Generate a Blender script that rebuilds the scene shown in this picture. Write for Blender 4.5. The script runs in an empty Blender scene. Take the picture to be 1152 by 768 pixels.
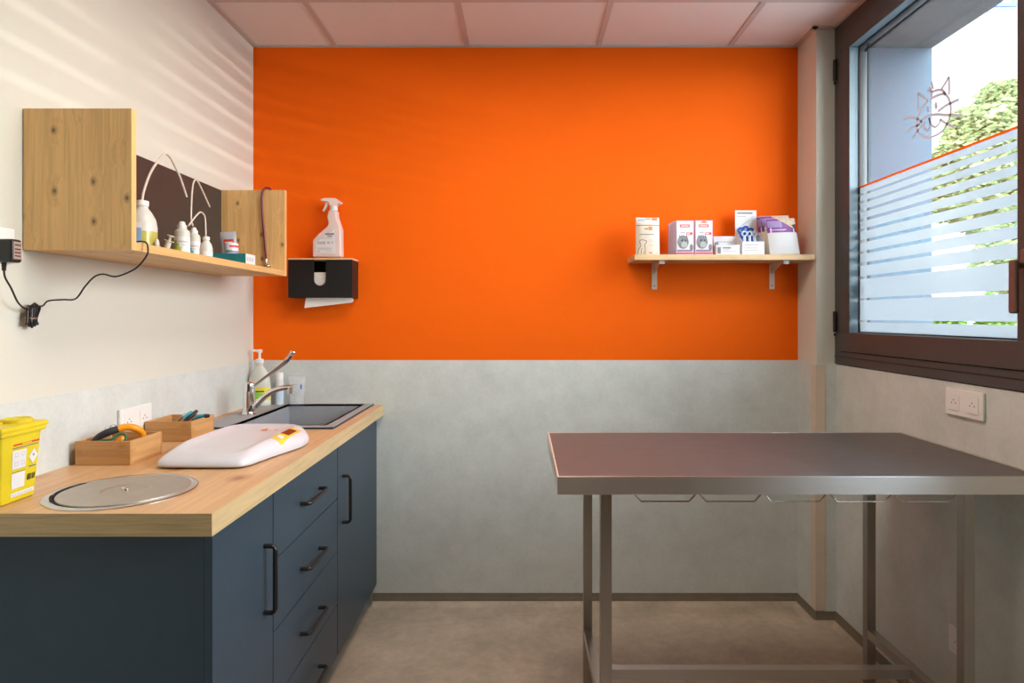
import bpy, bmesh, math, random
from mathutils import Vector, Matrix
random.seed(7)
C = bpy.context.scene.collection
PI = math.pi
EYE = 1.317          # camera height in the scene's z (the floor lies at FZ)
F = 710.0            # focal length in pixels of the 1152 wide frame
FZ = -0.025
CEIL = 2.58
XL, XR, XC = -1.2625, 1.375, 1.29
YB, YC, YREAR = 2.958, 2.773, -1.2

def at(px, py, Y):                    # measured point of the photograph at a known depth -> metres
    s = F / Y
    return Vector(((px - 588) / s, Y, EYE + (356 - py) / s))
def atx(px, py, X):
    s = (px - 588) / X
    return Vector((X, F / s, EYE + (356 - py) / s))

# ------------------------------------------------------------------ materials
def new_mat(name):
    m = bpy.data.materials.new(name); m.use_nodes = True
    nt = m.node_tree
    for n in list(nt.nodes): nt.nodes.remove(n)
    out = nt.nodes.new('ShaderNodeOutputMaterial')
    return m, nt, out
def lk(nt, a, b): nt.links.new(a, b)
def coords(nt, scale=(1, 1, 1), rot=(0, 0, 0)):
    tc = nt.nodes.new('ShaderNodeTexCoord'); mp = nt.nodes.new('ShaderNodeMapping')
    mp.inputs['Scale'].default_value = scale; mp.inputs['Rotation'].default_value = rot
    lk(nt, tc.outputs['Object'], mp.inputs['Vector'])
    return mp.outputs['Vector']
def noise(nt, vec, scale, detail=4, rough=.55):
    n = nt.nodes.new('ShaderNodeTexNoise'); n.inputs['Scale'].default_value = scale
    n.inputs['Detail'].default_value = detail; n.inputs['Roughness'].default_value = rough
    lk(nt, vec, n.inputs['Vector']); return n
def ramp(nt, fac, stops):
    r = nt.nodes.new('ShaderNodeValToRGB'); e = r.color_ramp.elements
    while len(e) > 1: e.remove(e[-1])
    e[0].position = stops[0][0]; e[0].color = (*stops[0][1], 1)
    for p, c in stops[1:]:
        k = e.new(p); k.color = (*c, 1)
    lk(nt, fac, r.inputs['Fac']); return r
def mixc(nt, fac, a, b, mode='MIX'):
    m = nt.nodes.new('ShaderNodeMix'); m.data_type = 'RGBA'; m.blend_type = mode
    for s, v in ((m.inputs['Factor'], fac), (m.inputs['A'], a), (m.inputs['B'], b)):
        if hasattr(v, 'is_output'): lk(nt, v, s)
        elif isinstance(v, (int, float)): s.default_value = v
        else: s.default_value = (*v, 1)
    return m.outputs['Result']
def bump(nt, bsdf, h, strength, dist=.002):
    b = nt.nodes.new('ShaderNodeBump'); b.inputs['Strength'].default_value = strength
    b.inputs['Distance'].default_value = dist
    lk(nt, h, b.inputs['Height']); lk(nt, b.outputs['Normal'], bsdf.inputs['Normal'])
def pbr(name, col, rough=.5, metal=0., var=.06, scale=18., bmp=0., stretch=(1, 1, 1), trans=0., ior=1.45, spec=None, coat=0., rvar=0.):
    m, nt, out = new_mat(name)
    b = nt.nodes.new('ShaderNodeBsdfPrincipled'); lk(nt, b.outputs[0], out.inputs[0])
    v = coords(nt, stretch); n = noise(nt, v, scale)
    lo = tuple(c * (1 - var) for c in col); hi = tuple(min(1, c * (1 + var)) for c in col)
    r = ramp(nt, n.outputs['Fac'], [(.3, lo), (.7, hi)])
    lk(nt, r.outputs[0], b.inputs['Base Color'])
    b.inputs['Roughness'].default_value = rough; b.inputs['Metallic'].default_value = metal
    if rvar:
        mr = nt.nodes.new('ShaderNodeMapRange'); lk(nt, n.outputs['Fac'], mr.inputs['Value'])
        mr.inputs['From Min'].default_value = .3; mr.inputs['From Max'].default_value = .7
        mr.inputs['To Min'].default_value = rough - rvar; mr.inputs['To Max'].default_value = rough + rvar
        lk(nt, mr.outputs[0], b.inputs['Roughness'])
    if trans: b.inputs['Transmission Weight'].default_value = trans; b.inputs['IOR'].default_value = ior
    if spec is not None: b.inputs['Specular IOR Level'].default_value = spec
    if coat: b.inputs['Coat Weight'].default_value = coat
    if bmp: bump(nt, b, n.outputs['Fac'], bmp)
    return m
def wood(name, base, dark, axis='Z', lam=.11, knots=1., grain=1., rough=.45, knotcol=(.16, .07, .025), ksc=7., plane='XY', fine_sc=260., kr=.05):
    """planed softwood: glued lamellas, long grain along one axis, scattered knots"""
    m, nt, out = new_mat(name)
    b = nt.nodes.new('ShaderNodeBsdfPrincipled'); lk(nt, b.outputs[0], out.inputs[0])
    i = 'XYZ'.index(axis)
    # two surface coordinates: across and along the grain
    tc = nt.nodes.new('ShaderNodeTexCoord'); sp = nt.nodes.new('ShaderNodeSeparateXYZ'); lk(nt, tc.outputs['Object'], sp.inputs[0])
    cb = nt.nodes.new('ShaderNodeCombineXYZ')
    lk(nt, sp.outputs['XYZ'.index(plane.replace(axis, '')[0])], cb.inputs[0]); lk(nt, sp.outputs[i], cb.inputs[1])
    def mp(vec, sc):
        n = nt.nodes.new('ShaderNodeMapping'); n.inputs['Scale'].default_value = sc; lk(nt, vec, n.inputs['Vector']); return n.outputs[0]
    vo = nt.nodes.new('ShaderNodeTexVoronoi'); vo.voronoi_dimensions = '2D'; vo.inputs['Scale'].default_value = 1.
    wob = noise(nt, mp(cb.outputs[0], (60, 60, 60)), 1, 2)
    vm = nt.nodes.new('ShaderNodeVectorMath'); vm.operation = 'MULTIPLY_ADD'
    lk(nt, wob.outputs['Color'], vm.inputs[0]); vm.inputs[1].default_value = (.05, .05, 0); lk(nt, mp(cb.outputs[0], (ksc, ksc * .72, 0)), vm.inputs[2])
    lk(nt, vm.outputs[0], vo.inputs['Vector'])
    # grain bends round the knots
    off = nt.nodes.new('ShaderNodeMath'); off.operation = 'MULTIPLY'; off.inputs[1].default_value = .010 if knots else 0.
    rk = ramp(nt, vo.outputs['Distance'], [(.0, (1, 1, 1)), (.35, (0, 0, 0))]); lk(nt, rk.outputs[0], off.inputs[0])
    st = [1., 1., 1.]; st[i] = .022
    co = nt.nodes.new('ShaderNodeCombineXYZ')
    for k in range(3):
        if k == i: continue
        lk(nt, off.outputs[0], co.inputs[k])
    ad = nt.nodes.new('ShaderNodeVectorMath'); lk(nt, tc.outputs['Object'], ad.inputs[0]); lk(nt, co.outputs[0], ad.inputs[1])
    fine = noise(nt, mp(ad.outputs[0], tuple(fine_sc * q for q in st)), 1., 4, .6)
    ring = noise(nt, mp(ad.outputs[0], tuple(90 * q for q in st)), 1., 2, .5)
    st2 = [1., 1., 1.]; st2[i] = .06
    broad = noise(nt, mp(tc.outputs['Object'], tuple(q / lam for q in st2)), 1.0, 2)
    col = ramp(nt, broad.outputs['Fac'], [(.3, tuple(c * .86 for c in base)), (.5, base), (.72, tuple(min(1, c * 1.1) for c in base))])
    g = ramp(nt, fine.outputs['Fac'], [(.36, (1, 1, 1)), (.55, (0, 0, 0))])
    g2 = ramp(nt, ring.outputs['Fac'], [(.40, (1, 1, 1)), (.50, (0, 0, 0))])
    gm = nt.nodes.new('ShaderNodeMath'); gm.operation = 'MULTIPLY_ADD'; gm.inputs[1].default_value = .34 * grain
    g3 = nt.nodes.new('ShaderNodeMath'); g3.operation = 'MULTIPLY'; g3.inputs[1].default_value = .26 * grain; lk(nt, g2.outputs[0], g3.inputs[0])
    lk(nt, g.outputs[0], gm.inputs[0]); lk(nt, g3.outputs[0], gm.inputs[2])
    c1 = mixc(nt, gm.outputs[0], col.outputs[0], dark)
    if knots:
        k = ramp(nt, vo.outputs['Distance'], [(kr * .5, (1, 1, 1)), (kr, (.55, .55, .55)), (kr * 2.6, (0, 0, 0))])
        sc = nt.nodes.new('ShaderNodeSeparateColor'); lk(nt, vo.outputs['Color'], sc.inputs[0])
        pick = ramp(nt, sc.outputs[0], [(.30, (0, 0, 0)), (.45, (1, 1, 1))])
        km = nt.nodes.new('ShaderNodeMath'); km.operation = 'MULTIPLY'; km.inputs[1].default_value = .9 * knots; lk(nt, k.outputs[0], km.inputs[0])
        k2 = nt.nodes.new('ShaderNodeMath'); k2.operation = 'MULTIPLY'; lk(nt, km.outputs[0], k2.inputs[0]); lk(nt, pick.outputs[0], k2.inputs[1])
        c1 = mixc(nt, k2.outputs[0], c1, knotcol)
    lk(nt, c1, b.inputs['Base Color']); b.inputs['Roughness'].default_value = rough
    bump(nt, b, fine.outputs['Fac'], .06)
    return m
def mottled(name, base, amt, sc, rough, sc2=None, tint=(1, 1, 1), bmp=.05, stretch=(1, 1, 1), spec=.5):
    m, nt, out = new_mat(name)
    b = nt.nodes.new('ShaderNodeBsdfPrincipled'); lk(nt, b.outputs[0], out.inputs[0])
    v = coords(nt, stretch)
    n1 = noise(nt, v, sc, 6, .62); n2 = noise(nt, v, sc2 or sc * 5, 4, .6)
    a = ramp(nt, n1.outputs['Fac'], [(.28, tuple(c * (1 - amt) for c in base)), (.72, tuple(min(1, c * (1 + amt)) for c in base))])
    d = ramp(nt, n2.outputs['Fac'], [(.3, tuple((1 - amt * .8) * t for t in tint)), (.7, (1, 1, 1))])
    c = mixc(nt, 1., a.outputs[0], d.outputs[0], 'MULTIPLY')
    lk(nt, c, b.inputs['Base Color']); b.inputs['Roughness'].default_value = rough; b.inputs['Specular IOR Level'].default_value = spec
    bump(nt, b, n2.outputs['Fac'], bmp)
    return m
def film_mat(name, col, trans, dens):
    m, nt, out = new_mat(name)
    tl = nt.nodes.new('ShaderNodeBsdfTranslucent'); df = nt.nodes.new('ShaderNodeBsdfDiffuse'); tp = nt.nodes.new('ShaderNodeBsdfTransparent')
    n = noise(nt, coords(nt), 300, 2)
    r = ramp(nt, n.outputs['Fac'], [(.3, tuple(c * .97 for c in col)), (.7, col)])
    lk(nt, r.outputs[0], tl.inputs[0]); lk(nt, r.outputs[0], df.inputs[0])
    m1 = nt.nodes.new('ShaderNodeMixShader'); m1.inputs[0].default_value = .3
    lk(nt, tl.outputs[0], m1.inputs[1]); lk(nt, df.outputs[0], m1.inputs[2])
    m2 = nt.nodes.new('ShaderNodeMixShader'); m2.inputs[0].default_value = dens
    tp.inputs[0].default_value = (trans, trans, trans, 1)
    lk(nt, tp.outputs[0], m2.inputs[1]); lk(nt, m1.outputs[0], m2.inputs[2]); lk(nt, m2.outputs[0], out.inputs[0])
    return m
def glass_mat(name, tint=(1, 1, 1), refl=1.0):
    m, nt, out = new_mat(name)
    tp = nt.nodes.new('ShaderNodeBsdfTransparent'); gl = nt.nodes.new('ShaderNodeBsdfGlossy')
    gl.inputs['Roughness'].default_value = .0
    n = noise(nt, coords(nt), 2, 1)
    r = ramp(nt, n.outputs['Fac'], [(.3, tuple(t * .99 for t in tint)), (.7, tint)])
    lk(nt, r.outputs[0], tp.inputs[0])
    fr = nt.nodes.new('ShaderNodeLayerWeight'); fr.inputs['Blend'].default_value = .5
    pw = nt.nodes.new('ShaderNodeMath'); pw.operation = 'POWER'; pw.inputs[1].default_value = 4.; lk(nt, fr.outputs['Facing'], pw.inputs[0])
    mu = nt.nodes.new('ShaderNodeMath'); mu.operation = 'MULTIPLY_ADD'; mu.inputs[1].default_value = .9 * refl; mu.inputs[2].default_value = .03 * refl; lk(nt, pw.outputs[0], mu.inputs[0])
    mx = nt.nodes.new('ShaderNodeMixShader'); lk(nt, mu.outputs[0], mx.inputs[0])
    lk(nt, tp.outputs[0], mx.inputs[1]); lk(nt, gl.outputs[0], mx.inputs[2]); lk(nt, mx.outputs[0], out.inputs[0])
    return m
def plastic_clear(name, tint, dens, rough=.25):
    """thin translucent polyethylene"""
    m, nt, out = new_mat(name)
    tp = nt.nodes.new('ShaderNodeBsdfTransparent'); b = nt.nodes.new('ShaderNodeBsdfPrincipled')
    n = noise(nt, coords(nt), 30, 2)
    r = ramp(nt, n.outputs['Fac'], [(.3, tuple(c * .96 for c in tint)), (.7, tint)])
    lk(nt, r.outputs[0], b.inputs['Base Color']); b.inputs['Roughness'].default_value = rough
    mx = nt.nodes.new('ShaderNodeMixShader'); mx.inputs[0].default_value = dens
    lk(nt, tp.outputs[0], mx.inputs[1]); lk(nt, b.outputs[0], mx.inputs[2]); lk(nt, mx.outputs[0], out.inputs[0])
    return m
def leaf_mat(name, a, b_):
    m, nt, out = new_mat(name)
    d = nt.nodes.new('ShaderNodeBsdfDiffuse'); t = nt.nodes.new('ShaderNodeBsdfTranslucent')
    n = noise(nt, coords(nt), 1.3, 5, .7)
    r = ramp(nt, n.outputs['Fac'], [(.3, a), (.7, b_)])
    lk(nt, r.outputs[0], d.inputs[0]); lk(nt, r.outputs[0], t.inputs[0])
    mx = nt.nodes.new('ShaderNodeMixShader'); mx.inputs[0].default_value = .35
    lk(nt, d.outputs[0], mx.inputs[1]); lk(nt, t.outputs[0], mx.inputs[2]); lk(nt, mx.outputs[0], out.inputs[0])
    return m

M = {}
M['orange'] = mottled('orange_paint', (.87, .128, .002), .02, 3, .7, 120, bmp=.02, spec=.12)
M['white'] = mottled('white_paint', (.65, .64, .56), .015, 2, .7, 140, bmp=.03)
M['clad'] = mottled('grey_vinyl_cladding', (.63, .66, .64), .085, 9, .5, 70, (.97, 1, 1.0), .04)
M['cladrear'] = mottled('dark_taupe_wall', (.16, .14, .12), .05, 5, .6, 60)
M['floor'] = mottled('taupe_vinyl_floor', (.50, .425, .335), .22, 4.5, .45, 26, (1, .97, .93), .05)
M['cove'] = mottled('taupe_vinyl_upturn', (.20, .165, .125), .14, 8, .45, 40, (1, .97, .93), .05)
M['tile'] = mottled('ceiling_tile_white', (.72, .70, .68), .02, 6, .9, 220, bmp=.15)
M['tbar'] = pbr('ceiling_bar_enamel', (.50, .46, .44), .5, var=.02)
M['guard'] = pbr('corner_guard_beige', (.66, .56, .45), .45, var=.03)
M['winframe'] = pbr('window_frame_brown', (.056, .050, .050), .38, var=.06, scale=60)
M['gasket'] = pbr('black_rubber', (.008, .008, .01), .6)
M['glass'] = glass_mat('window_glass', (.97, .985, .98))
M['film'] = film_mat('frosted_film', (.43, .46, .48), .40, .80)
M['decalor'] = film_mat('orange_vinyl_strip', (.55, .15, .010), .0, 1.)
M['decalcat'] = film_mat('rose_grey_vinyl', (.125, .092, .092), .0, 1.)
M['handlebr'] = pbr('brown_handle_enamel', (.16, .075, .06), .35)
M['worktop'] = wood('worktop_laminate', (.64, .40, .205), (.46, .23, .09), 'Y', .05, 1., .8, .38, (.34, .11, .035), 7., 'XY', 300, .10)
M['edge'] = wood('worktop_edge_strip', (.58, .42, .20), (.34, .22, .09), 'X', .008, 0, 1.1, .45, plane='XZ', fine_sc=420)
M['edgey'] = wood('worktop_edge_long', (.64, .47, .25), (.48, .32, .15), 'Y', .012, 0, .7, .45, plane='YZ', fine_sc=420)
M['pinez'] = wood('pine_upright_grain', (.80, .50, .20), (.50, .26, .09), 'Z', .05, 1., .9, .5, (.11, .045, .015), 10.5, 'XZ', 300, .046)
M['piney'] = wood('pine_long_grain', (.66, .41, .165), (.44, .24, .09), 'Y', .05, .6, .8, .5, (.16, .07, .025), 9, 'XY', 300, .05)
M['pinex'] = wood('pine_cross_grain', (.70, .50, .27), (.52, .34, .15), 'X', .05, .25, .6, .5, (.3, .15, .06), 8, 'XY', 300, .05)
M['bambx'] = wood('bamboo_across', (.52, .27, .095), (.34, .15, .045), 'X', .012, .5, .9, .45, (.30, .12, .04), 16, 'XZ', 380, .09)
M['bamby'] = wood('bamboo_along', (.60, .34, .135), (.44, .22, .08), 'Y', .012, .3, .8, .45, (.36, .16, .05), 16, 'YZ', 380, .08)
M['navy'] = pbr('navy_laminate', (.034, .059, .085), .42, var=.05, scale=40)
M['navycar'] = pbr('navy_carcass', (.034, .059, .085), .5, var=.05)
M['black'] = pbr('black_metal', (.010, .009, .009), .38)
M['blackmat'] = pbr('black_coated_board', (.012, .012, .012), .45, spec=.3)
M['backbrown'] = pbr('dark_brown_back_board', (.045, .034, .029), .5, var=.08)
M['steel'] = pbr('brushed_steel', (.50, .47, .44), .30, 1., var=.04, scale=4, stretch=(1, 220, 220), rvar=.02)
M['steelrim'] = pbr('brushed_steel_rim', (.72, .70, .67), .36, 1., var=.04, scale=4, stretch=(1, 220, 220), rvar=.02)
for k in ('steelrim',):
    nt_ = M[k].node_tree; bs = next(n for n in nt_.nodes if n.type == 'BSDF_PRINCIPLED')
    tg = nt_.nodes.new('ShaderNodeTangent'); tg.direction_type = 'RADIAL'; tg.axis = 'X'; lk(nt_, tg.outputs[0], bs.inputs['Tangent'])
    bs.inputs['Anisotropic'].default_value = .85
M['bead'] = pbr('pale_blue_grey_bead', (.12, .18, .215), .5)
M['steelz'] = pbr('brushed_steel_tube', (.40, .36, .325), .36, 1., var=.04, scale=4, stretch=(220, 220, 1), rvar=.02)
M['steeld'] = pbr('satin_steel_disc', (.57, .55, .50), .48, 1., var=.04, scale=30)
M['steelring'] = pbr('polished_steel_ring', (.62, .60, .58), .22, 1., var=.04)
M['chrome'] = pbr('chrome', (.82, .82, .82), .06, 1., var=.02)
M['tabletop'] = pbr('dark_grey_table_laminate', (.085, .072, .070), .42, var=.45, scale=40, stretch=(.35, 4, 4), rvar=.09, spec=.6, bmp=.25)
M['sink'] = pbr('grey_composite', (.31, .325, .355), .45, var=.10, scale=300)
M['whiteplas'] = pbr('white_plastic', (.80, .79, .77), .35, var=.02)
M['scalewhite'] = pbr('scale_white_plastic', (.64, .635, .69), .28, var=.01)
M['yellow'] = pbr('yellow_plastic', (.68, .54, .012), .38, var=.04)
M['yellowlid'] = pbr('yellow_lid_plastic', (.72, .56, .015), .38, var=.04)
M['red'] = pbr('red_print', (.62, .04, .03), .5)
M['ink'] = pbr('grey_print', (.18, .18, .20), .6)
M['inkl'] = pbr('pale_grey_print', (.45, .46, .50), .6)
M['blackink'] = pbr('black_print', (.02, .02, .02), .6)
M['paper'] = pbr('white_paper', (.82, .80, .77), .8, var=.03)
M['card'] = pbr('white_card', (.70, .70, .71), .5, var=.02)
M['lav'] = pbr('lavender_plastic', (.52, .46, .70), .35)
M['pinkred'] = pbr('red_band_print', (.72, .06, .08), .5)
M['furgrey'] = mottled('grey_fur_print', (.26, .27, .30), .5, 60, .6, 260)
M['cream'] = pbr('cream_pouch', (.70, .63, .52), .45, var=.04, bmp=.1)
M['brownink'] = pbr('brown_print', (.10, .035, .02), .5)
M['oranink'] = pbr('orange_print', (.85, .19, .03), .5)
M['purple'] = pbr('purple_print', (.20, .02, .24), .4)
M['lilac'] = pbr('lilac_print', (.27, .20, .40), .4)
M['fur'] = mottled('beige_fur_print', (.62, .50, .36), .25, 40, .6, 150)
M['bluep'] = pbr('blue_plastic', (.012, .12, .62), .35)
M['paleblue'] = pbr('pale_blue_plastic', (.55, .68, .85), .35)
M['bluelab'] = pbr('blue_label', (.22, .42, .66), .5)
M['greenlab'] = pbr('green_label', (.42, .52, .12), .5)
M['greenbr'] = pbr('bright_green_label', (.25, .60, .06), .5)
M['yellab'] = pbr('yellow_label', (.80, .68, .06), .5)
M['cyanlab'] = pbr('cyan_label', (.05, .45, .62), .5)
M['teal'] = pbr('teal_card', (.010, .20, .24), .5)
M['poly'] = plastic_clear('milky_polyethylene', (.80, .79, .74), .72)
M['polyw'] = pbr('white_polyethylene', (.60, .60, .53), .4, var=.03)
M['polyp'] = plastic_clear('clear_pinkish_plastic', (.85, .78, .76), .70, .3)
M['cup'] = plastic_clear('clear_cup_plastic', (.80, .84, .88), .22, .2)
M['liquid'] = plastic_clear('yellow_liquid', (.52, .48, .10), .85, .2)
M['tube'] = plastic_clear('milky_tube', (.74, .66, .58), .85, .35)
M['burg'] = pbr('burgundy_rubber', (.16, .008, .025), .35)
M['orangepl'] = pbr('orange_plastic', (.88, .32, .01), .35)
M['greenpl'] = pbr('green_plastic', (.02, .16, .06), .4)
M['tealpl'] = pbr('teal_grip', (.03, .30, .36), .4)
M['darkgrip'] = pbr('charcoal_grip', (.02, .022, .028), .5)
M['adlabel'] = pbr('adapter_label', (.40, .26, .22), .5)
M['lcd'] = pbr('amber_lcd', (.20, .03, .008), .25)
M['gold'] = pbr('amber_panel', (.88, .56, .06), .4)
M['facade'] = pbr('grey_facade_render', (.050, .088, .118), .9, var=.05, scale=60, bmp=.2)
M['soffit'] = mottled('weathered_soffit', (.085, .085, .085), .25, 6, .9, 40)
M['concrete'] = mottled('pale_concrete', (.34, .33, .31), .08, 2, .9, 20)
M['leafa'] = leaf_mat('tree_leaves', (.10, .14, .06), (.25, .30, .15))
M['leafb'] = leaf_mat('shrub_leaves', (.05, .14, .02), (.14, .27, .05))
M['bark'] = pbr('bark', (.12, .09, .06), .9, var=.3, bmp=.5)
M['hill'] = mottled('hill_scrub', (.22, .27, .20), .3, .08, 1., .4)
M['housew'] = pbr('house_render', (.75, .72, .66), .9)
M['rooft'] = pbr('terracotta_roof', (.50, .19, .08), .9, var=.2, scale=6)
M['signw'] = pbr('sign_white', (.40, .42, .44), .4)
M['signb'] = pbr('sign_blue', (.015, .11, .26), .4)
m, nt, out = new_mat('fill_panel_glow')
em = nt.nodes.new('ShaderNodeEmission'); em.inputs[0].default_value = (1, .87, .72, 1); em.inputs[1].default_value = 20.0
lk(nt, em.outputs[0], out.inputs[0]); M['fill_glow'] = m  # glow of the added ceiling fill panel

# ------------------------------------------------------------------ mesh builder
class MB:
    def __init__(s): s.bm = bmesh.new(); s.mats = []
    def mi(s, mat):
        if mat not in s.mats: s.mats.append(mat)
        return s.mats.index(mat)
    def add(s, tmp, mat, mtx=None):
        i = s.mi(mat)
        for f in tmp.faces: f.material_index = i
        if mtx is not None: tmp.transform(mtx)
        me = bpy.data.meshes.new('t'); tmp.to_mesh(me); tmp.free()
        s.bm.from_mesh(me); bpy.data.meshes.remove(me); return s
    def box(s, x0, x1, y0, y1, z0, z1, mat, bev=0., seg=2, mtx=None):
        t = bmesh.new(); bmesh.ops.create_cube(t, size=1)
        for v in t.verts:
            v.co = Vector(((x0 + x1) / 2 + v.co.x * (x1 - x0), (y0 + y1) / 2 + v.co.y * (y1 - y0), (z0 + z1) / 2 + v.co.z * (z1 - z0)))
        if bev: bmesh.ops.bevel(t, geom=t.edges[:], offset=bev, segments=seg, affect='EDGES', profile=.5)
        return s.add(t, mat, mtx)
    def frustum(s, b0, b1, z0, z1, mat, bev=0., mtx=None):   # b = (x0,x1,y0,y1)
        t = bmesh.new(); vs = []
        for b, z in ((b0, z0), (b1, z1)):
            vs += [t.verts.new(p) for p in ((b[0], b[2], z), (b[1], b[2], z), (b[1], b[3], z), (b[0], b[3], z))]
        for q in ((3, 2, 1, 0), (4, 5, 6, 7), (0, 1, 5, 4), (1, 2, 6, 5), (2, 3, 7, 6), (3, 0, 4, 7)): t.faces.new([vs[k] for k in q])
        if bev: bmesh.ops.bevel(t, geom=t.edges[:], offset=bev, segments=3, affect='EDGES', profile=.5)
        return s.add(t, mat, mtx)
    def poly(s, pts, vec, mat, bev=0., seg=2, mtx=None):       # planar outline extruded by vec
        t = bmesh.new(); vec = Vector(vec)
        a = [t.verts.new(p) for p in pts]; b = [t.verts.new(Vector(p) + vec) for p in pts]
        n = len(pts)
        t.faces.new(a); t.faces.new(b[::-1])
        for i in range(n): t.faces.new([a[i], b[i], b[(i + 1) % n], a[(i + 1) % n]])
        bmesh.ops.recalc_face_normals(t, faces=t.faces[:])
        if bev: bmesh.ops.bevel(t, geom=t.edges[:], offset=bev, segments=seg, affect='EDGES', profile=.5)
        return s.add(t, mat, mtx)
    def lathe(s, prof, mat, seg=32, mtx=None, cap=True):
        t = bmesh.new(); rings = []
        for r, z in prof:
            rings.append([t.verts.new((r * math.cos(2 * PI * k / seg), r * math.sin(2 * PI * k / seg), z)) for k in range(seg)])
        for a, b in zip(rings, rings[1:]):
            for k in range(seg): t.faces.new([a[k], a[(k + 1) % seg], b[(k + 1) % seg], b[k]])
        if cap:
            t.faces.new(rings[0][::-1]); t.faces.new(rings[-1])
        bmesh.ops.recalc_face_normals(t, faces=t.faces[:])
        return s.add(t, mat, mtx)
    def tube(s, pts, r, mat, seg=10, smooth=True, mtx=None, sub=6, flat=1.):
        pts = [Vector(p) for p in pts]
        rr = list(r) if isinstance(r, (list, tuple)) else [r] * len(pts)
        if smooth and len(pts) > 2:
            P, R = [], []
            for i in range(len(pts) - 1):
                p0, p1, p2, p3 = pts[max(i - 1, 0)], pts[i], pts[i + 1], pts[min(i + 2, len(pts) - 1)]
                for k in range(sub):
                    u = k / sub
                    P.append(.5 * (2 * p1 + (p2 - p0) * u + (2 * p0 - 5 * p1 + 4 * p2 - p3) * u * u + (3 * p1 - p0 - 3 * p2 + p3) * u ** 3))
                    R.append(rr[i] + (rr[i + 1] - rr[i]) * u)
            P.append(pts[-1]); R.append(rr[-1])
        else: P, R = pts, rr
        t = bmesh.new(); rings = []; up = None
        for i, p in enumerate(P):
            d = (P[min(i + 1, len(P) - 1)] - P[max(i - 1, 0)]).normalized()
            if up is None: up = d.orthogonal().normalized()
            else:
                up = up - d * up.dot(d)
                up = up.normalized() if up.length > 1e-6 else d.orthogonal().normalized()
            sd = d.cross(up)
            rings.append([t.verts.new(p + (up * math.cos(2 * PI * k / seg) * flat + sd * math.sin(2 * PI * k / seg)) * R[i]) for k in range(seg)])
        for a, b in zip(rings, rings[1:]):
            for k in range(seg): t.faces.new([a[k], a[(k + 1) % seg], b[(k + 1) % seg], b[k]])
        t.faces.new(rings[0][::-1]); t.faces.new(rings[-1])
        bmesh.ops.recalc_face_normals(t, faces=t.faces[:])
        return s.add(t, mat, mtx)
    def ball(s, c, r, mat, sub=3, mtx=None, sc=(1, 1, 1)):
        t = bmesh.new(); bmesh.ops.create_icosphere(t, subdivisions=sub, radius=1)
        for v in t.verts: v.co = Vector((c[0] + v.co.x * r * sc[0], c[1] + v.co.y * r * sc[1], c[2] + v.co.z * r * sc[2]))
        return s.add(t, mat, mtx)
    def quad(s, pts, mat, mtx=None):
        t = bmesh.new(); t.faces.new([t.verts.new(p) for p in pts]); return s.add(t, mat, mtx)
    def build(s, name, parent=None, loc=(0, 0, 0), rot=(0, 0, 0), ang=35):
        me = bpy.data.meshes.new(name); s.bm.to_mesh(me); s.bm.free()
        for m in s.mats: me.materials.append(m)
        for p in me.polygons: p.use_smooth = True
        me.set_sharp_from_angle(angle=math.radians(ang))
        o = bpy.data.objects.new(name, me); C.objects.link(o)
        o.location = loc; o.rotation_euler = rot
        if len(me.polygons) < 3000:
            wn = o.modifiers.new('weighted_normals', 'WEIGHTED_NORMAL'); wn.keep_sharp = True; wn.weight = 100
        if parent is not None: o.parent = parent
        return o
def T(x, y, z, rx=0, ry=0, rz=0):
    return Matrix.Translation((x, y, z)) @ Matrix.Rotation(rz, 4, 'Z') @ Matrix.Rotation(ry, 4, 'Y') @ Matrix.Rotation(rx, 4, 'X')
def tag(o, label, cat, group=None):
    o['label'] = label; o['category'] = cat
    if group: o['group'] = group
    return o
def thing(name, label, cat, loc=(0, 0, 0), rz=0., group=None, rot=None):
    o = bpy.data.objects.new(name, None); C.objects.link(o); o.empty_display_size = .05
    o.location = loc; o.rotation_euler = rot or (0, 0, rz)
    return tag(o, label, cat, group)
def struct(o): o['kind'] = 'structure'; return o
def dup(root, loc, label, rz=None):
    r = root.copy(); C.objects.link(r); r.location = loc; r['label'] = label
    if rz is not None: r.rotation_euler = (0, 0, rz)
    for ch in list(root.children):
        c = ch.copy(); C.objects.link(c); c.parent = r
        for g in ch.children:
            d = g.copy(); C.objects.link(d); d.parent = c
    return r

# ------------------------------------------------------------------ the room
WZ = 1.113                                   # top of the grey cladding
b = MB(); b.box(XL - .2, 1.78, YREAR - .2, YB + .2, FZ - .15, FZ, M['floor']); struct(b.build('floor'))
b = MB()
b.box(XL - .2, XL, YREAR - .2, YB + .2, FZ, CEIL + .05, M['white'])
b.box(XL, XL + .003, YREAR, YB, FZ, 1.105, M['clad']); struct(b.build('wall_left'))
b = MB()
b.box(XL, XR + .4, YB, YB + .2, WZ, CEIL + .05, M['orange'])
b.box(XL, XR + .4, YB - .003, YB + .2, FZ, WZ, M['clad']); struct(b.build('wall_back'))
b = MB(); b.box(XL, 1.78, YREAR - .2, YREAR, FZ, CEIL + .05, M['cladrear']); struct(b.build('wall_rear'))
WY0, WYM = .42, 1.60                         # window opening: near end, mullion
b = MB()
b.box(XR, 1.78, YREAR, YC, FZ, 1.108, M['clad'])
b.box(XR, 1.78, YREAR, WY0, 1.108, CEIL + .05, M['white'])
struct(b.build('wall_right'))
# boxed column in the far right corner, painted above the cladding
b = MB()
b.box(XC, 1.45, YC, YB, WZ, CEIL + .05, M['white']); b.box(XC - .003, XR + .004, YC - .003, YB, FZ, WZ, M['clad'])
b.box(XR + .004, 1.45, YC, YB, FZ, WZ, M['clad'])
struct(b.build('wall_column'))
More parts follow.
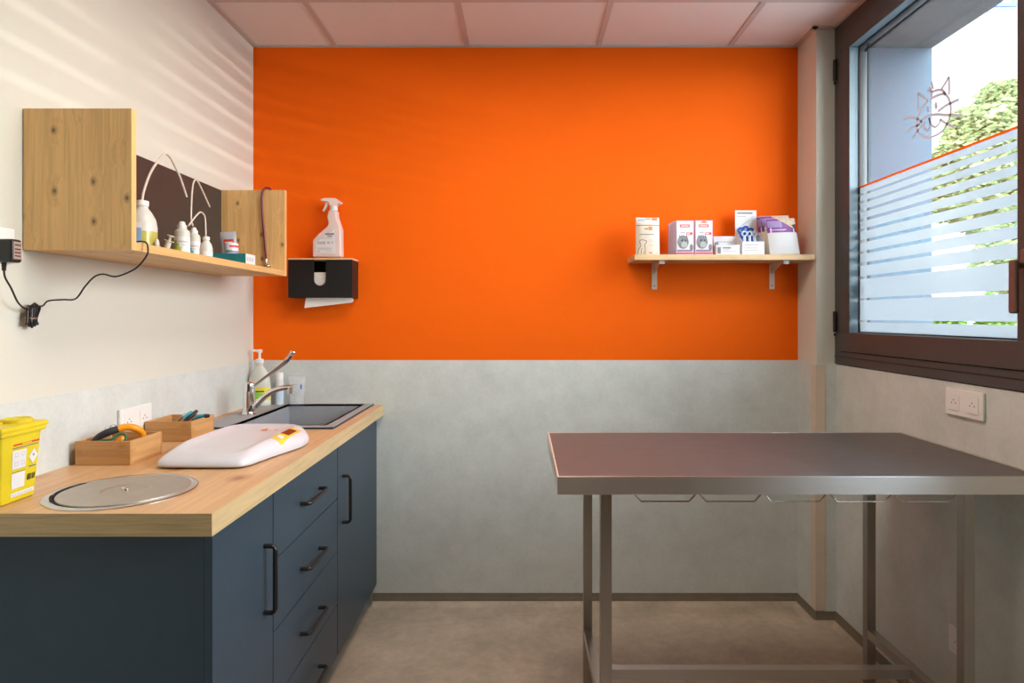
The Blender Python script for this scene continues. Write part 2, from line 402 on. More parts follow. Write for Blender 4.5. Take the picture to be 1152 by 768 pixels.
# outer shell of the wall round the window
b = MB()
b.box(1.45, 1.78, 2.745, 6.0, FZ - .3, 3.6, M['facade'])
struct(b.build('wall_outer_pier'))
b = MB(); b.box(1.45, 1.78, -2, 2.745, 2.485, 3.6, M['soffit']); struct(b.build('wall_outer_lintel'))
b = MB(); b.box(1.44, 1.83, WY0, 2.745, 1.085, 1.11, M['concrete'], .004); struct(b.build('trim_3'))
b = MB(); b.box(XL - .2, 1.78, YREAR - .2, YB + .2, 2.72, 3.0, M['white']); struct(b.build('roof'))
# corner guard
b = MB()
b.box(XC - .006, XC + .036, YC - .008, YC - .003, .03, 1.105, M['guard'], .002)
b.box(XC - .007, XC - .003, YC - .008, YC + .036, .03, 1.105, M['guard'], .001)
struct(b.build('trim_1'))
# ceiling: mineral tiles in a bar grid
b = MB()
gx = [XL, -.875, -.26, .355, .97, XR]; gy = [YB]
while gy[-1] > YREAR: gy.append(max(YREAR, (2.526 if len(gy) == 1 else gy[-1] - .614)))
FILL_CELLS = [(2, 2)]  # grid cell left open for the added fill panel
for j in range(len(gy) - 1):
    for i in range(5):
        if (i, j) in FILL_CELLS: continue
        b.box(gx[i], gx[i + 1], gy[j + 1], gy[j], CEIL + .004, CEIL + .03, M['tile'])
struct(b.build('ceiling'))
b = MB()
for x in gx[1:-1]: b.box(x - .012, x + .012, YREAR, YB, CEIL - .001, CEIL + .004, M['tbar'])
for y in gy[1:-1]: b.box(XL, XR, y - .012, y + .012, CEIL - .0005, CEIL + .0041, M['tbar'])
for q in ((XL, XL + .022, YREAR, YB), (XL, XC, YB - .012, YB), (XC - .022, XC, YC - .022, YB), (XC - .022, XR, YC - .022, YC), (XR - .022, XR, YREAR, YC)):
    b.box(*q, CEIL - .003, CEIL + .0045, M['tbar'])
struct(b.build('trim_2'))
# cove upturn of the floor covering
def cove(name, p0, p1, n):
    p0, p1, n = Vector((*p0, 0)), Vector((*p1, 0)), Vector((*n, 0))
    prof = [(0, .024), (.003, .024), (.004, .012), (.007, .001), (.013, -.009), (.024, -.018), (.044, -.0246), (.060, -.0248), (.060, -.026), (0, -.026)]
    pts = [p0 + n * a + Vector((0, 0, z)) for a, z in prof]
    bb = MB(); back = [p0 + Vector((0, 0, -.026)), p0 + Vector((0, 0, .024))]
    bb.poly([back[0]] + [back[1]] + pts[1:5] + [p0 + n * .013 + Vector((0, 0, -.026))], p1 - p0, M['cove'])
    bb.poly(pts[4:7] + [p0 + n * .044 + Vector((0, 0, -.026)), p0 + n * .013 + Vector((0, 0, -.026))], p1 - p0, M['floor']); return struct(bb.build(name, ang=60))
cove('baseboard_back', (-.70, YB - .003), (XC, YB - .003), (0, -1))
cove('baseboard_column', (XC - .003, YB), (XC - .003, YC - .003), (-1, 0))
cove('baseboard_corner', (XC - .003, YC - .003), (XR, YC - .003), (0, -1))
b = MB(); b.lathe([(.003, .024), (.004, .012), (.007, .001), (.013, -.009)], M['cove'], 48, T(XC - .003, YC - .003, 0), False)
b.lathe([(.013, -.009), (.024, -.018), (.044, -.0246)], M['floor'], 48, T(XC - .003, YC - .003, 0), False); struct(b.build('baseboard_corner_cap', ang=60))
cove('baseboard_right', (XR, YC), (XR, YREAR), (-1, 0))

# ------------------------------------------------------------------ window
XG = 1.405
def window(name, y0, y1, decals):
    z0, z1 = 1.112, CEIL
    w = bpy.data.objects.new(name, None); C.objects.link(w); w['kind'] = 'structure'; w.location = (0, 0, 0)
    a, sw = .055, .079
    b = MB()
    for q in ((y0, y1, z0, z0 + a), (y0, y1, z1 - a, z1), (y0, y0 + a, z0 + a, z1 - a), (y1 - a, y1, z0 + a, z1 - a)):
        b.box(XR - .006, 1.45, q[0], q[1], q[2], q[3], M['winframe'], .0015)
    b.box(XR - .008, XR - .005, y0, y1, z0 + .03, z0 + .033, M['gasket'])
    b.build('window_frame', w)
    b = MB(); g = .003
    u0, u1, v0, v1 = y0 + a + g, y1 - a - g, z0 + a + g, z1 - a - g
    for q in ((u0, u1, v0, v0 + sw), (u0, u1, v1 - sw, v1), (u0, u0 + sw, v0 + sw, v1 - sw), (u1 - sw, u1, v0 + sw, v1 - sw)):
        b.box(XR - .015, XG + .03, q[0], q[1], q[2], q[3], M['winframe'], .003)
    b.build('sash', w)
    i0, i1, k0, k1 = u0 + sw, u1 - sw, v0 + sw, v1 - sw
    b = MB()
    for q in ((i0, i1, k0, k0 + .0012), (i0, i1, k1 - .0012, k1), (i0, i0 + .0012, k0, k1), (i1 - .0012, i1, k0, k1)):
        b.box(XR - .012, XG - .006, q[0], q[1], q[2], q[3], M['bead'])
    b.build('glazing_bead', w)['label'] = 'pale blue-grey glazing bead'
    b = MB()
    for q in ((i0, i1, k0, k0 + .006), (i0, i1, k1 - .006, k1), (i0, i0 + .006, k0, k1), (i1 - .006, i1, k0, k1)):
        b.box(XG - .005, XG + .001, q[0], q[1], q[2], q[3], M['gasket'])
    for q in ((i0, i1, k1 - .022, k1 - .012), (i0, i1, k0 + .002, k0 + .008), (i1 - .03, i1 - .022, k0, k1)):
        b.box(XG + .020, XG + .029, q[0], q[1], q[2], q[3], M['gasket'])
    b.build('gasket', w)
    b = MB(); b.box(XG, XG + .004, i0, i1, k0, k1, M['glass']); b.build('glass', w)
    b = MB()
    for hz in (1.295, 2.39):
        b.tube([(XR - .014, y1 - .018, hz - .045), (XR - .014, y1 - .018, hz + .045)], .008, M['gasket'], 12, False)
        b.tube([(XR - .014, y1 - .018, hz - .05), (XR - .014, y1 - .018, hz - .062)], .005, M['gasket'], 10, False)
    b.build('hinge', w)
    if not decals: return w
    # handle on the closing stile
    hy = u0 + sw / 2
    b = MB()
    b.box(XR - .026, XR - .015, hy - .016, hy + .016, 1.43, 1.50, M['handlebr'], .005)
    b.tube([(XR - .026, hy, 1.455), (XR - .05, hy, 1.455)], .009, M['handlebr'], 14, False)
    b.box(XR - .062, XR - .046, hy - .013, hy + .013, 1.325, 1.470, M['handlebr'], .007, 3)
    b.build('handle', w)
    # frosted film bands with clear gaps, orange strip on top
    zt = 1.853
    def gz(py): return EYE + (356 - py) * XG / (974 - 588)
    gaps = [gz(p) for p in (217.2, 226.1, 235.9, 246.5, 257.9, 270.3, 283.2, 296.6, 311.8, 336.4, 361.4)]
    hg = [.010, .011, .012, .0125, .0125, .0125, .0125, .0125, .0125, .0095, .0095]
    zt = gz(208.6)
    b = MB(); top = zt - .003
    xf = XG - .0012
    for z, h in zip(gaps + [None], hg + [0]):
        lo = (z + h / 2) if z else k0 + .004
        b.box(xf, xf + .0006, i0, i1 - .004, lo, top, M['film'])
        top = (z - h / 2) if z else 0
    b.build('frosted_film', w)
    b = MB(); b.box(xf - .0004, xf + .0006, i0, i1 - .004, zt - .003, zt + .005, M['decalor']); b.build('orange_strip', w)['label'] = 'orange strip along the top of the frosted film'
    b = MB()
    def gp(u, v):
        px, py = 1000 + u / 5.487, 70 + v / 5.487
        s = (px - 588) / XG
        return Vector((xf - .0002, F / s, EYE + (356 - py) / s))
    def stroke(pts, wd=.0088):
        P = [gp(*p) for p in pts]; Q = []
        for i in range(len(P) - 1):
            p0, p1, p2, p3 = P[max(i - 1, 0)], P[i], P[i + 1], P[min(i + 2, len(P) - 1)]
            for k in range(6):
                u = k / 6
                Q.append(.5 * (2 * p1 + (p2 - p0) * u + (2 * p0 - 5 * p1 + 4 * p2 - p3) * u * u + (3 * p1 - p0 - 3 * p2 + p3) * u ** 3))
        Q.append(P[-1]); t = bmesh.new(); prev = None
        for i, q in enumerate(Q):
            d = (Q[min(i + 1, len(Q) - 1)] - Q[max(i - 1, 0)]); d.x = 0; d.normalize()
            n = Vector((0, -d.z, d.y)) * wd / 2; q = q - Vector((len(b.bm.faces) * 4e-7, 0, 0))
            cur = (t.verts.new(q + n), t.verts.new(q - n))
            if prev: t.faces.new([prev[0], prev[1], cur[1], cur[0]])
            prev = cur
        b.add(t, M['decalcat'])
    for st in ([(245, 240), (205, 285), (182, 340), (175, 400), (190, 440), (235, 465), (290, 452), (340, 415), (375, 350), (385, 285), (372, 225), (340, 182)],
               [(250, 235), (290, 210), (335, 195), (352, 200)], [(268, 215), (270, 186), (300, 172), (330, 172), (345, 188)],
               [(374, 200), (375, 150), (373, 90)], [(373, 90), (350, 130), (328, 165)], [(186, 300), (184, 250), (182, 190)], [(182, 190), (210, 212), (242, 236)],
               [(240, 170), (262, 185)], [(265, 120), (276, 165)], [(250, 152), (270, 184)],
               [(180, 390), (215, 350), (250, 328), (300, 322), (345, 325), (400, 327), (455, 328)],
               [(305, 305), (350, 270), (400, 245), (435, 230)], [(320, 355), (360, 380), (408, 400)],
               [(226, 360), (220, 400), (240, 420), (256, 395), (250, 342)], [(250, 342), (265, 385), (290, 400), (315, 375), (318, 350)],
               [(90, 355), (130, 338), (180, 350), (212, 376)], [(110, 438), (140, 405), (190, 388)], [(150, 472), (175, 430), (215, 385)]):
        stroke(st)
    for cx, cy, rx, ry in ((293, 268), (243, 290)) and ((293, 268, 9, 22), (243, 290, 8, 18)):
        t = bmesh.new(); t.faces.new([t.verts.new(gp(cx + rx * math.cos(k * PI / 10), cy + ry * math.sin(k * PI / 10))) for k in range(20)]); b.add(t, M['decalcat'])
    b.build('cat_face_sticker', w)['label'] = 'rose-grey line drawing of a cat face'
    return w
window('window_1', WYM, YC - .004, True)
window('added_window_2', WY0, WYM, False)  # second leaf out of view, assumed and added for more daylight

# ------------------------------------------------------------------ kitchen units
CX = -.683                                    # front plane of the doors
def bar_handle(b, p0, p1, out=.03, r=.0062):  # bow handle standing off along +X
    p0, p1 = Vector(p0), Vector(p1); o = Vector((out, 0, 0)); d = (p1 - p0).normalized() * .012
    b.tube([p0, p0 + o * .72, p0 + o * .93 + d * .35, p0 + o + d, p1 + o - d, p1 + o * .93 - d * .35, p1 + o * .72, p1], r, M['black'], 10, False)
def carcass(name, label, y0, y1):
    t = thing(name, label, 'cabinet', (0, y0, FZ))
    d = y1 - y0
    b = MB(); xb, xf = XL + .006, CX - .0187
    zl, zh = .063 - FZ, .850 - FZ
    for q in ((0, .018), (d - .018, d)): b.box(xb, xf, q[0], q[1], zl, zh, M['navycar'], .001)
    b.box(xb, xf, .018, d - .018, zl, zl + .018, M['navycar']); b.box(xb, xb + .01, .018, d - .018, zl, zh, M['navycar'])
    b.box(xf - .020, xf, .018, d - .018, zh - .018, zh, M['navycar'])
    b.build('body', t)
    b = MB(); b.box(xf - .07, xf - .05, .002, d - .002, 0, zl, M['blackmat']); b.build('plinth', t)
    return t, d
def front(t, name, y0, y1, z0, z1):
    b = MB(); b.box(CX - .0185, CX, y0, y1, z0 - FZ, z1 - FZ, M['navy'], .0018); return b.build(name, t)
G = .0015
t, d = carcass('base_cabinet', 'navy base cabinet with one narrow door, at the near end under the wooden worktop', 1.39, 1.727)
dr = front(t, 'door', 0, d - G, .066, .847)
b = MB(); bar_handle(b, (CX, .277, .535 - FZ), (CX, .277, .711 - FZ)); b.build('handle', dr)['label'] = 'upright black bow handle'
t, d = carcass('drawer_cabinet', 'navy base cabinet with four drawers stacked between the two doors', 1.729, 2.328)
zs = [.847, .646, .450, .255, .066]; hz = [.742, .541, .342, .145]
for k in range(4):
    f = front(t, 'drawer', G, d - G, zs[k + 1] + G, zs[k] - G)
    b = MB(); bar_handle(b, (CX, d / 2 - .088, hz[k] - FZ), (CX, d / 2 + .088, hz[k] - FZ)); b.build('handle', f)['label'] = 'level black bow handle'
t, d = carcass('base_cabinet', 'navy base cabinet with one wide door, under the sink against the orange wall', 2.330, 2.952)
dr = front(t, 'door', G, d, .066, .847)
b = MB(); bar_handle(b, (CX, .064, .538 - FZ), (CX, .064, .713 - FZ)); b.build('handle', dr)['label'] = 'upright black bow handle'

# worktop with the sink cut-out
b = MB(); zt, zb = .905, .857
wx0, wx1, wy0, wy1 = XL + .004, -.65, 1.32, YB - .005
sx0, sx1, sy0, sy1 = -1.19, -.70, 2.315, 2.915
for q in ((wx0, wx1 - .001, wy0 + .001, sy0), (wx0, sx0, sy0, sy1), (sx1, wx1 - .001, sy0, sy1), (wx0, wx1 - .001, sy1, wy1)):
    b.box(*q, zb, zt, M['worktop'])
b.box(wx0, wx1, wy0, wy0 + .001, zb, zt, M['edge']); b.box(wx1 - .001, wx1, wy0 + .001, wy1, zb, zt, M['edgey'])
tag(b.build('worktop'), 'light wooden worktop running along the left wall over the navy cabinets', 'worktop')

# sink
t = thing('kitchen_sink', 'grey composite sink set into the wooden worktop under the tap', 'sink', (0, 0, .905))
b = MB(); rx0, rx1, ry0, ry1 = -1.205, -.69, 2.30, 2.93
bx0, bx1, by0, by1 = -1.075, -.738, 2.355, 2.905
for q in ((rx0, bx0, ry0, ry1), (bx1, rx1, ry0, ry1), (bx0, bx1, ry0, by0), (bx0, bx1, by1, ry1)): b.box(*q, .0005, .008, M['sink'])
b.box(rx0, rx1, ry0, ry0 + .008, .0005, .0105, M['sink'], .002); b.box(rx1 - .008, rx1, ry0, ry1, .0005, .0105, M['sink'], .002)
b.build('rim', t)
b = MB(); dp = -.17
b.box(bx0 - .01, bx0, by0 - .01, by1 + .01, dp, .008, M['sink']); b.box(bx1, bx1 + .01, by0 - .01, by1 + .01, dp, .008, M['sink'])
b.box(bx0, bx1, by0 - .01, by0, dp, .008, M['sink']); b.box(bx0, bx1, by1, by1 + .01, dp, .008, M['sink'])
b.box(bx0 - .01, bx1 + .01, by0 - .01, by1 + .01, dp - .01, dp, M['sink'])
b.build('bowl', t)
b = MB(); b.lathe([(.0, .0), (.042, .0), (.045, .002), (.04, .004), (.03, .001), (0, .001)], M['chrome'], 28, T((bx0 + bx1) / 2, 2.63, dp)); b.build('drain', t)

# tap
t = thing('kitchen_tap', 'chrome tap with a long lever, on the back rim of the grey sink', 'tap', (-1.128, 2.60, .913))
b = MB(); b.lathe([(.030, 0), (.030, .006), (.025, .010), (.0235, .014), (.0235, .088), (.0245, .089), (.0245, .122), (.0215, .130), (.010, .134), (0, .1345)], M['chrome'], 36); b.build('tap_body', t)
b = MB()
sp = [(.008, 0, .022), (.035, 0, .046), (.070, 0, .079), (.105, 0, .100), (.140, 0, .1105), (.178, 0, .1145)]
b.tube(sp, [.013, .0125, .012, .0115, .011, .011], M['chrome'], 14, sub=8)
b.lathe([(.0105, -.022), (.0115, -.020), (.0115, .004), (.008, .006)], M['chrome'], 20, T(.170, 0, .108))
b.build('spout', t)
b = MB()
b.tube([(.012, 0, .112), (.035, 0, .130), (.080, 0, .164), (.125, 0, .197), (.155, 0, .222), (.178, 0, .252)], [.007, .0065, .0075, .010, .0125, .010], M['chrome'], 14, flat=.55)
b.ball((.181, 0, .257), .0115, M['chrome'], 3, None, (1, 1, .8))
b.build('lever', t)['label'] = 'long upswept elbow lever'

# things behind the tap
def bottle_label(b, r, z0, z1, a0, a1, mat, off=.0008):
    t = bmesh.new(); n = 16; prev = None
    for k in range(n + 1):
        a = a0 + (a1 - a0) * k / n
        cur = (t.verts.new(((r + off) * math.cos(a), (r + off) * math.sin(a), z0)), t.verts.new(((r + off) * math.cos(a), (r + off) * math.sin(a), z1)))
        if prev: t.faces.new([prev[0], cur[0], cur[1], prev[1]])
        prev = cur
    b.add(t, mat)
t = thing('soap_bottle', 'white pump soap bottle with a yellow-green label, in the corner behind the tap', 'bottle', (-1.206, 2.893, .9055))
t.scale = (1, .62, 1)
b = MB(); b.lathe([(.030, 0), (.048, .002), (.052, .010), (.052, .085), (.047, .125), (.036, .160), (.020, .180), (.016, .185), (.016, .200)], M['polyw'], 36); b.build('bottle', t)
b = MB(); a0, a1 = -PI * .80, -PI * .08
bottle_label(b, .052, .018, .090, a0, a1, M['yellab']); bottle_label(b, .052, .036, .066, -PI * .72, -PI * .36, M['greenbr'], .0014); bottle_label(b, .052, .018, .030, a0, a1, M['card'], .0014)
bottle_label(b, .052, .068, .075, -PI * .72, -PI * .3, M['greenpl'], .0016)
b.build('label', t)
b = MB(); b.lathe([(.018, .200), (.018, .216), (.008, .219), (.006, .221), (.006, .245), (.011, .247), (.011, .258), (.006, .262)], M['whiteplas'], 24)
b.box(-.034, .012, -.008, .008, .250, .261, M['whiteplas'], .003); b.build('pump', t)
t = thing('spray_can', 'slim white upright can between the soap bottle and the clear cup', 'bottle', (-1.118, 2.905, .9135))
b = MB(); b.lathe([(.016, 0), (.0175, .003), (.0175, .112), (.015, .118)], M['card'], 28); bottle_label(b, .0175, .01, .055, -PI, 0, M['paleblue'], .0006); b.build('can', t)
b = MB(); b.lathe([(.0165, .116), (.0165, .142), (.013, .147), (0, .148)], M['whiteplas'], 28); b.build('cap', t)
t = thing('measuring_cup', 'clear plastic measuring cup with a blue mark, on the sink rim beside the tap', 'cup', (-1.040, 2.905, .9135))
t.scale = (1, .55, 1)
b = MB(); b.lathe([(.0, .001), (.030, 0), (.032, .003), (.041, .128), (.043, .130), (.040, .129), (.030, .006), (0, .005)], M['cup'], 36, None, False); b.build('cup', t)
b = MB()
for k in range(4): bottle_label(b, .0335 + .0022 * k, .020 + .024 * k, .0222 + .024 * k, -PI * .60, -PI * .45, M['inkl'], .001)
bottle_label(b, .0385, .072, .092, -PI * .30, -PI * .24, M['bluep'], .001); b.build('scale_marks', t)

# waste chute lid
t = thing('waste_chute_lid', 'round brushed steel lid with a recessed grip, set flush in the worktop', 'lid', (-.942, 1.491, .905))
b = MB(); b.lathe([(.1575, 0), (.1575, .0015), (.154, .003), (.141, .003), (.138, .001), (.138, 0)], M['steelring'], 72, None, False)
b.lathe([(0, .0004), (.139, .0004)], M['gasket'], 48, None, False); b.build('ring', t)
b = MB()
b.lathe([(.1365, .001), (.1365, .0040), (.1360, .0045), (.0525, .0045), (.0515, .0043), (.0500, .0036), (.047, .0024), (.040, .0014), (.028, .0009), (0, .0008)], M['steeld'], 72, T(.0035, .002, 0), False)
b.build('lid', t, ang=12)
b = MB(); b.lathe([(.005, 0), (.0045, .003), (.008, .0045), (.009, .0065), (.007, .008), (0, .0085)], M['chrome'], 24, T(.0035, .002, .001)); b.build('knob', t)
b = MB()
b.tube([Vector((.1395 * math.cos(a), .1395 * math.sin(a), .003 + .001 * math.sin(a * 23))) for a in [PI * (.86 + .036 * k) for k in range(12)]], [.001, .003, .004, .0028, .004, .0042, .003, .0038, .0042, .003, .002, .001], M['gasket'], 8)
b.build('bin_liner', t)['label'] = 'crumpled black liner caught at the edge of the lid'

# baby scale
SCX, SCY = -.862, 1.925
def chaikin(pts, k=3):
    o = [Vector(p) - Vector((SCX, SCY)) for p in pts]
    for _ in range(k): o = [q for i in range(len(o)) for q in (o[i] * .75 + o[(i + 1) % len(o)] * .25, o[i] * .25 + o[(i + 1) % len(o)] * .75)]
    return o
def polar(poly):                       # radius of an outline at an angle round the scale's centre
    def r(a):
        d = Vector((math.cos(a), math.sin(a))); best = 0
        for i in range(len(poly)):
            p, q = poly[i], poly[(i + 1) % len(poly)]; e = q - p
            den = d.x * e.y - d.y * e.x
            if abs(den) < 1e-9: continue
            tt = (p.x * e.y - p.y * e.x) / den; u = (p.x * d.y - p.y * d.x) / den
            if tt > 0 and -1e-6 <= u <= 1 + 1e-6: best = max(best, tt)
        return best
    return r
outer = polar(chaikin([(-1.002, 1.725), (-.985, 1.702), (-.90, 1.700), (-.775, 1.699), (-.748, 1.715), (-.733, 1.80), (-.705, 1.905), (-.688, 1.96), (-.688, 2.035), (-.708, 2.085), (-.735, 2.130), (-.765, 2.148), (-.86, 2.152), (-.955, 2.150), (-.985, 2.120), (-.998, 2.05), (-1.003, 1.90)]))
ridge = polar(chaikin([(-.975, 1.77), (-.955, 1.742), (-.88, 1.737), (-.80, 1.738), (-.772, 1.752), (-.758, 1.81), (-.748, 1.90), (-.745, 2.06), (-.757, 2.105), (-.785, 2.125), (-.86, 2.128), (-.94, 2.126), (-.966, 2.105), (-.975, 2.05), (-.978, 1.90)]))
side_prof = [(0, .018), (.03, .024), (.10, .031), (.25, .039), (.5, .0455), (.8, .0500), (1, .0510)]
tray_prof = [(1, .0510), (.95, .0502), (.88, .0465), (.80, .0428), (.70, .0408), (.5, .0400), (0, .0398)]
def interp(pr, x):
    for (a, za_), (c, zc_) in zip(pr, pr[1:]):
        if min(a, c) - 1e-9 <= x <= max(a, c) + 1e-9: return za_ + (zc_ - za_) * (x - a) / (c - a)
    return pr[-1][1]
def rampy(y):
    q = min(1, max(0, (y + .235) / .17)); return .64 + .36 * q * q * (3 - 2 * q)
def scale_z(x, y):
    a = math.atan2(y, x); r = math.hypot(x, y); ro, ri = outer(a), ridge(a)
    z = interp(tray_prof, r / ri) if r <= ri else interp(side_prof, min(1, (ro - r) / (ro - ri)))
    return z * rampy(y)
t = thing('weighing_scale', 'white plastic baby scale with a shallow tray and amber display, on the worktop', 'scale', (SCX, SCY, .905))
bm = bmesh.new(); N = 144; rr = []
def ring(fr_, to_, f, z, ramped=True):
    row = []
    for k in range(N):
        a = 2 * PI * k / N; ra = fr_(a) + (to_(a) - fr_(a)) * f if to_ else fr_(a) * f
        x, y = ra * math.cos(a), ra * math.sin(a); row.append(bm.verts.new((x, y, z * rampy(y) if ramped else z)))
    rr.append(row)
ring(outer, None, .97, .004, False); ring(outer, None, .993, .005, False); ring(outer, None, 1, .009, False)
for f, z in side_prof: ring(outer, ridge, f, z)
for f, z in tray_prof[1:-1]: ring(ridge, None, f, z)
ring(ridge, None, .25, .0399)
for a, c in zip(rr, rr[1:]):
    for k in range(N): bm.faces.new([a[k], a[(k + 1) % N], c[(k + 1) % N], c[k]])
cv = bm.verts.new((0, 0, .0398)); bm.faces.new(rr[0][::-1])
for k in range(N): bm.faces.new([rr[-1][k], rr[-1][(k + 1) % N], cv])
bmesh.ops.recalc_face_normals(bm, faces=bm.faces[:])
b = MB(); b.add(bm, M['scalewhite']); b.build('scale_body', t, ang=70)
for x, y in ((-.11, -.18), (.06, -.18), (-.11, .19), (.09, .19)):
    b = MB(); b.lathe([(.012, 0), (.012, .005)], M['gasket'], 16, T(x, y, 0)); b.build('rubber_foot', t)
def patch(b, c4, mat, lift, g=8):      # a sheet laid on the moulded surface; c4 = four (x, y) corners
    p = [Vector(q) for q in c4]; q = bmesh.new(); prev = None
    for j in range(g + 1):
        row = []
        for i in range(g + 1):
            v = (p[0] * (1 - i / g) + p[1] * (i / g)) * (1 - j / g) + (p[3] * (1 - i / g) + p[2] * (i / g)) * (j / g)
            row.append(q.verts.new((v.x, v.y, scale_z(v.x, v.y) + lift)))
        if prev:
            for i in range(g): q.faces.new([prev[i], prev[i + 1], row[i + 1], row[i]])
        prev = row
    bmesh.ops.recalc_face_normals(q, faces=q.faces[:]); b.add(q, mat)
b = MB()
qa = [Vector(p) for p in ((.112, -.045), (.147, -.055), (.150, .106), (.108, .120))]
def qp(u, v): return (qa[0] * (1 - u) + qa[1] * u) * (1 - v) + (qa[3] * (1 - u) + qa[2] * u) * v
patch(b, [qp(0, 0), qp(1, 0), qp(1, 1), qp(0, 1)], M['gold'], .0012)
patch(b, [qp(.14, .42), qp(.86, .42), qp(.86, .86), qp(.14, .86)], M['lcd'], .0022, 4); patch(b, [qp(.3, .12), qp(.75, .12), qp(.75, .28), qp(.3, .28)], M['card'], .0022, 4)
b.build('display_panel', t)['label'] = 'amber keypad with a dark red display'
def star(cx, cy, r, k, ph):
    q = bmesh.new(); c = q.verts.new((cx, cy, scale_z(cx, cy) + .0016)); vs = []
    for i in range(2 * k):
        rad = r if i % 2 == 0 else r * .42; x, y = cx + rad * math.cos(ph + PI * i / k), cy + 1.25 * rad * math.sin(ph + PI * i / k)
        vs.append(q.verts.new((x, y, scale_z(x, y) + .0016)))
    for i in range(2 * k): q.faces.new([c, vs[i], vs[(i + 1) % (2 * k)]])
    b = MB(); b.add(q, M['oranink']); b.build('orange_sticker', t)
star(.020, .138, .017, 5, .3); star(.056, .135, .008, 5, .9)

# sharps bin
t = thing('sharps_bin', 'yellow plastic sharps bin with white labels, at the near end of the worktop', 'bin', (-1.182, 1.410, .905))
def lerp4(k): return (-.055 - .010 * k, .055 + .010 * k, -.048 - .010 * k, .048 + .010 * k)
b = MB(); b.frustum(lerp4(0), lerp4(1), 0, .155, M['yellow'], .006); b.build('tub', t)
b = MB(); b.box(-.070, .070, -.064, .066, .150, .163, M['yellowlid'], .004); b.box(-.0725, .0725, -.067, .070, .160, .172, M['yellowlid'], .004)
b.box(-.05, .02, -.045, .03, .170, .177, M['yellowlid'], .003); b.lathe([(.030, .171), (.030, .179), (.026, .181), (.022, .178), (0, .178)], M['yellow'], 28, T(.028, .03, 0)); b.build('lid', t)
b = MB()
def fp(u, v, lift=.0006):   # on the +X face
    k = v; q = lerp4(k); return Vector((q[1] + lift, q[2] + (q[3] - q[2]) * u, .155 * v))
def fr(u0, u1, v0, v1, mat, lift=.0008): b.quad([fp(u0, v0, lift), fp(u1, v0, lift), fp(u1, v1, lift), fp(u0, v1, lift)], mat)
fr(.28, .95, .815, .84, M['red']); fr(.50, .74, .822, .834, M['yellab'], .0012); fr(.27, .93, .775, .79, M['ink'])
fr(.27, .63, .48, .745, M['card']); fr(.27, .63, .20, .42, M['card']); fr(.26, .93, .085, .145, M['card']); fr(.27, .63, .432, .442, M['ink'])
for u, v in ((.33, .66), (.50, .66), (.33, .53), (.50, .53)):
    for q in ((u, u + .09, v + .045, v + .052), (u, u + .09, v - .005, v + .002), (u, u + .01, v, v + .05), (u + .08, u + .09, v, v + .05)): fr(*q, M['inkl'], .0012)
b.quad([fp(.82, .50, .001), fp(.94, .61, .001), fp(.82, .72, .001), fp(.70, .61, .001)], M['card'])
b.poly([fp(.79, .64, .0014), fp(.85, .64, .0014), fp(.82, .60, .0014)], (.0003, 0, 0), M['ink'])
fr(.72, .92, .455, .475, M['ink'])
x = .70
while x < .92: fr(x, x + random.choice((.008, .016)), .27, .36, M['blackink']); x += random.choice((.022, .032))
for k in range(9): fr(.30 + .066 * k, .34 + .066 * k, .105, .122, M['inkl'], .0012)
b.build('label', t)['label'] = 'white and red printed labels with a barcode'

# bamboo crates
def crate(label, x, y):
    t = thing('bamboo_box', label, 'box', (x, y, .905), group='bamboo boxes on the worktop')
    w, d, h, k = .076, .0775, .067, .007
    b = MB()
    b.box(-w, w, -d, -d + k, 0, h, M['bambx'], .001); b.box(-w, w, d - k, d, 0, h, M['bambx'], .001)
    b.box(-w, -w + k, -d + k, d - k, 0, h, M['bamby'], .001); b.box(w - k, w, -d + k, d - k, 0, h, M['bamby'], .001)
    b.build('side_panel', t)
    b = MB(); b.box(-w + k, w - k, -d + k, d - k, .002, .008, M['bamby']); b.build('base', t); return t
crate('open bamboo box holding the orange and black clipper, nearest the yellow bin', -1.162, 1.8235)
crate('open bamboo box holding teal-handled tools, beside the sink', -1.166, 2.152)
t = thing('nail_clipper', 'orange and black handled pet clipper lying in the bamboo box', 'clipper', (0, 0, 0))
b = MB(); b.tube([at(104, 497, 1.775), at(112, 491, 1.785), at(122, 486, 1.795), at(133, 482.5, 1.81)], [.006, .010, .011, .010], M['darkgrip'], 14); b.build('grip', t)
b = MB(); b.tube([at(133, 482.5, 1.81), at(141, 480.5, 1.82), at(150, 481, 1.83), at(157, 484, 1.845), at(160.5, 489, 1.855), at(159, 495, 1.855), at(152, 500, 1.85)], [.010, .0105, .0105, .010, .009, .008, .007], M['orangepl'], 14)
b.tube([at(127, 501, 1.79), at(134, 496, 1.80), at(139, 492, 1.81)], [.006, .009, .008], M['orangepl'], 12); b.build('handle', t)
b = MB(); b.tube([at(104, 497, 1.775), at(100, 502, 1.77), at(97, 508, 1.768)], [.005, .004, .002], M['chrome'], 10); b.build('blade', t)
t = thing('scissors', 'small scissors with green wire loops lying beside the orange clipper', 'scissors', (0, 0, 0))
b = MB(); b.tube([at(108, 497.5, 1.768), at(116, 495, 1.77), at(126, 494, 1.775), at(132, 489, 1.785), at(140, 488, 1.79), at(141.5, 493, 1.79), at(138, 499, 1.785)], .0030, M['greenpl'], 10); b.build('loop', t)
b = MB(); b.tube([at(138, 499, 1.785), at(141, 504, 1.80), at(144, 508, 1.82)], [.0028, .0024, .0012], M['chrome'], 8); b.build('blade', t)
b = MB()
for cx, cy in ((122, 482.5), (127.5, 481)):
    b.tube([at(cx + 3.8 * math.cos(a), cy + 3.4 * math.sin(a), 1.86) for a in [2 * PI * k / 14 * .86 + .6 for k in range(15)]], .0011, M['chrome'], 8)
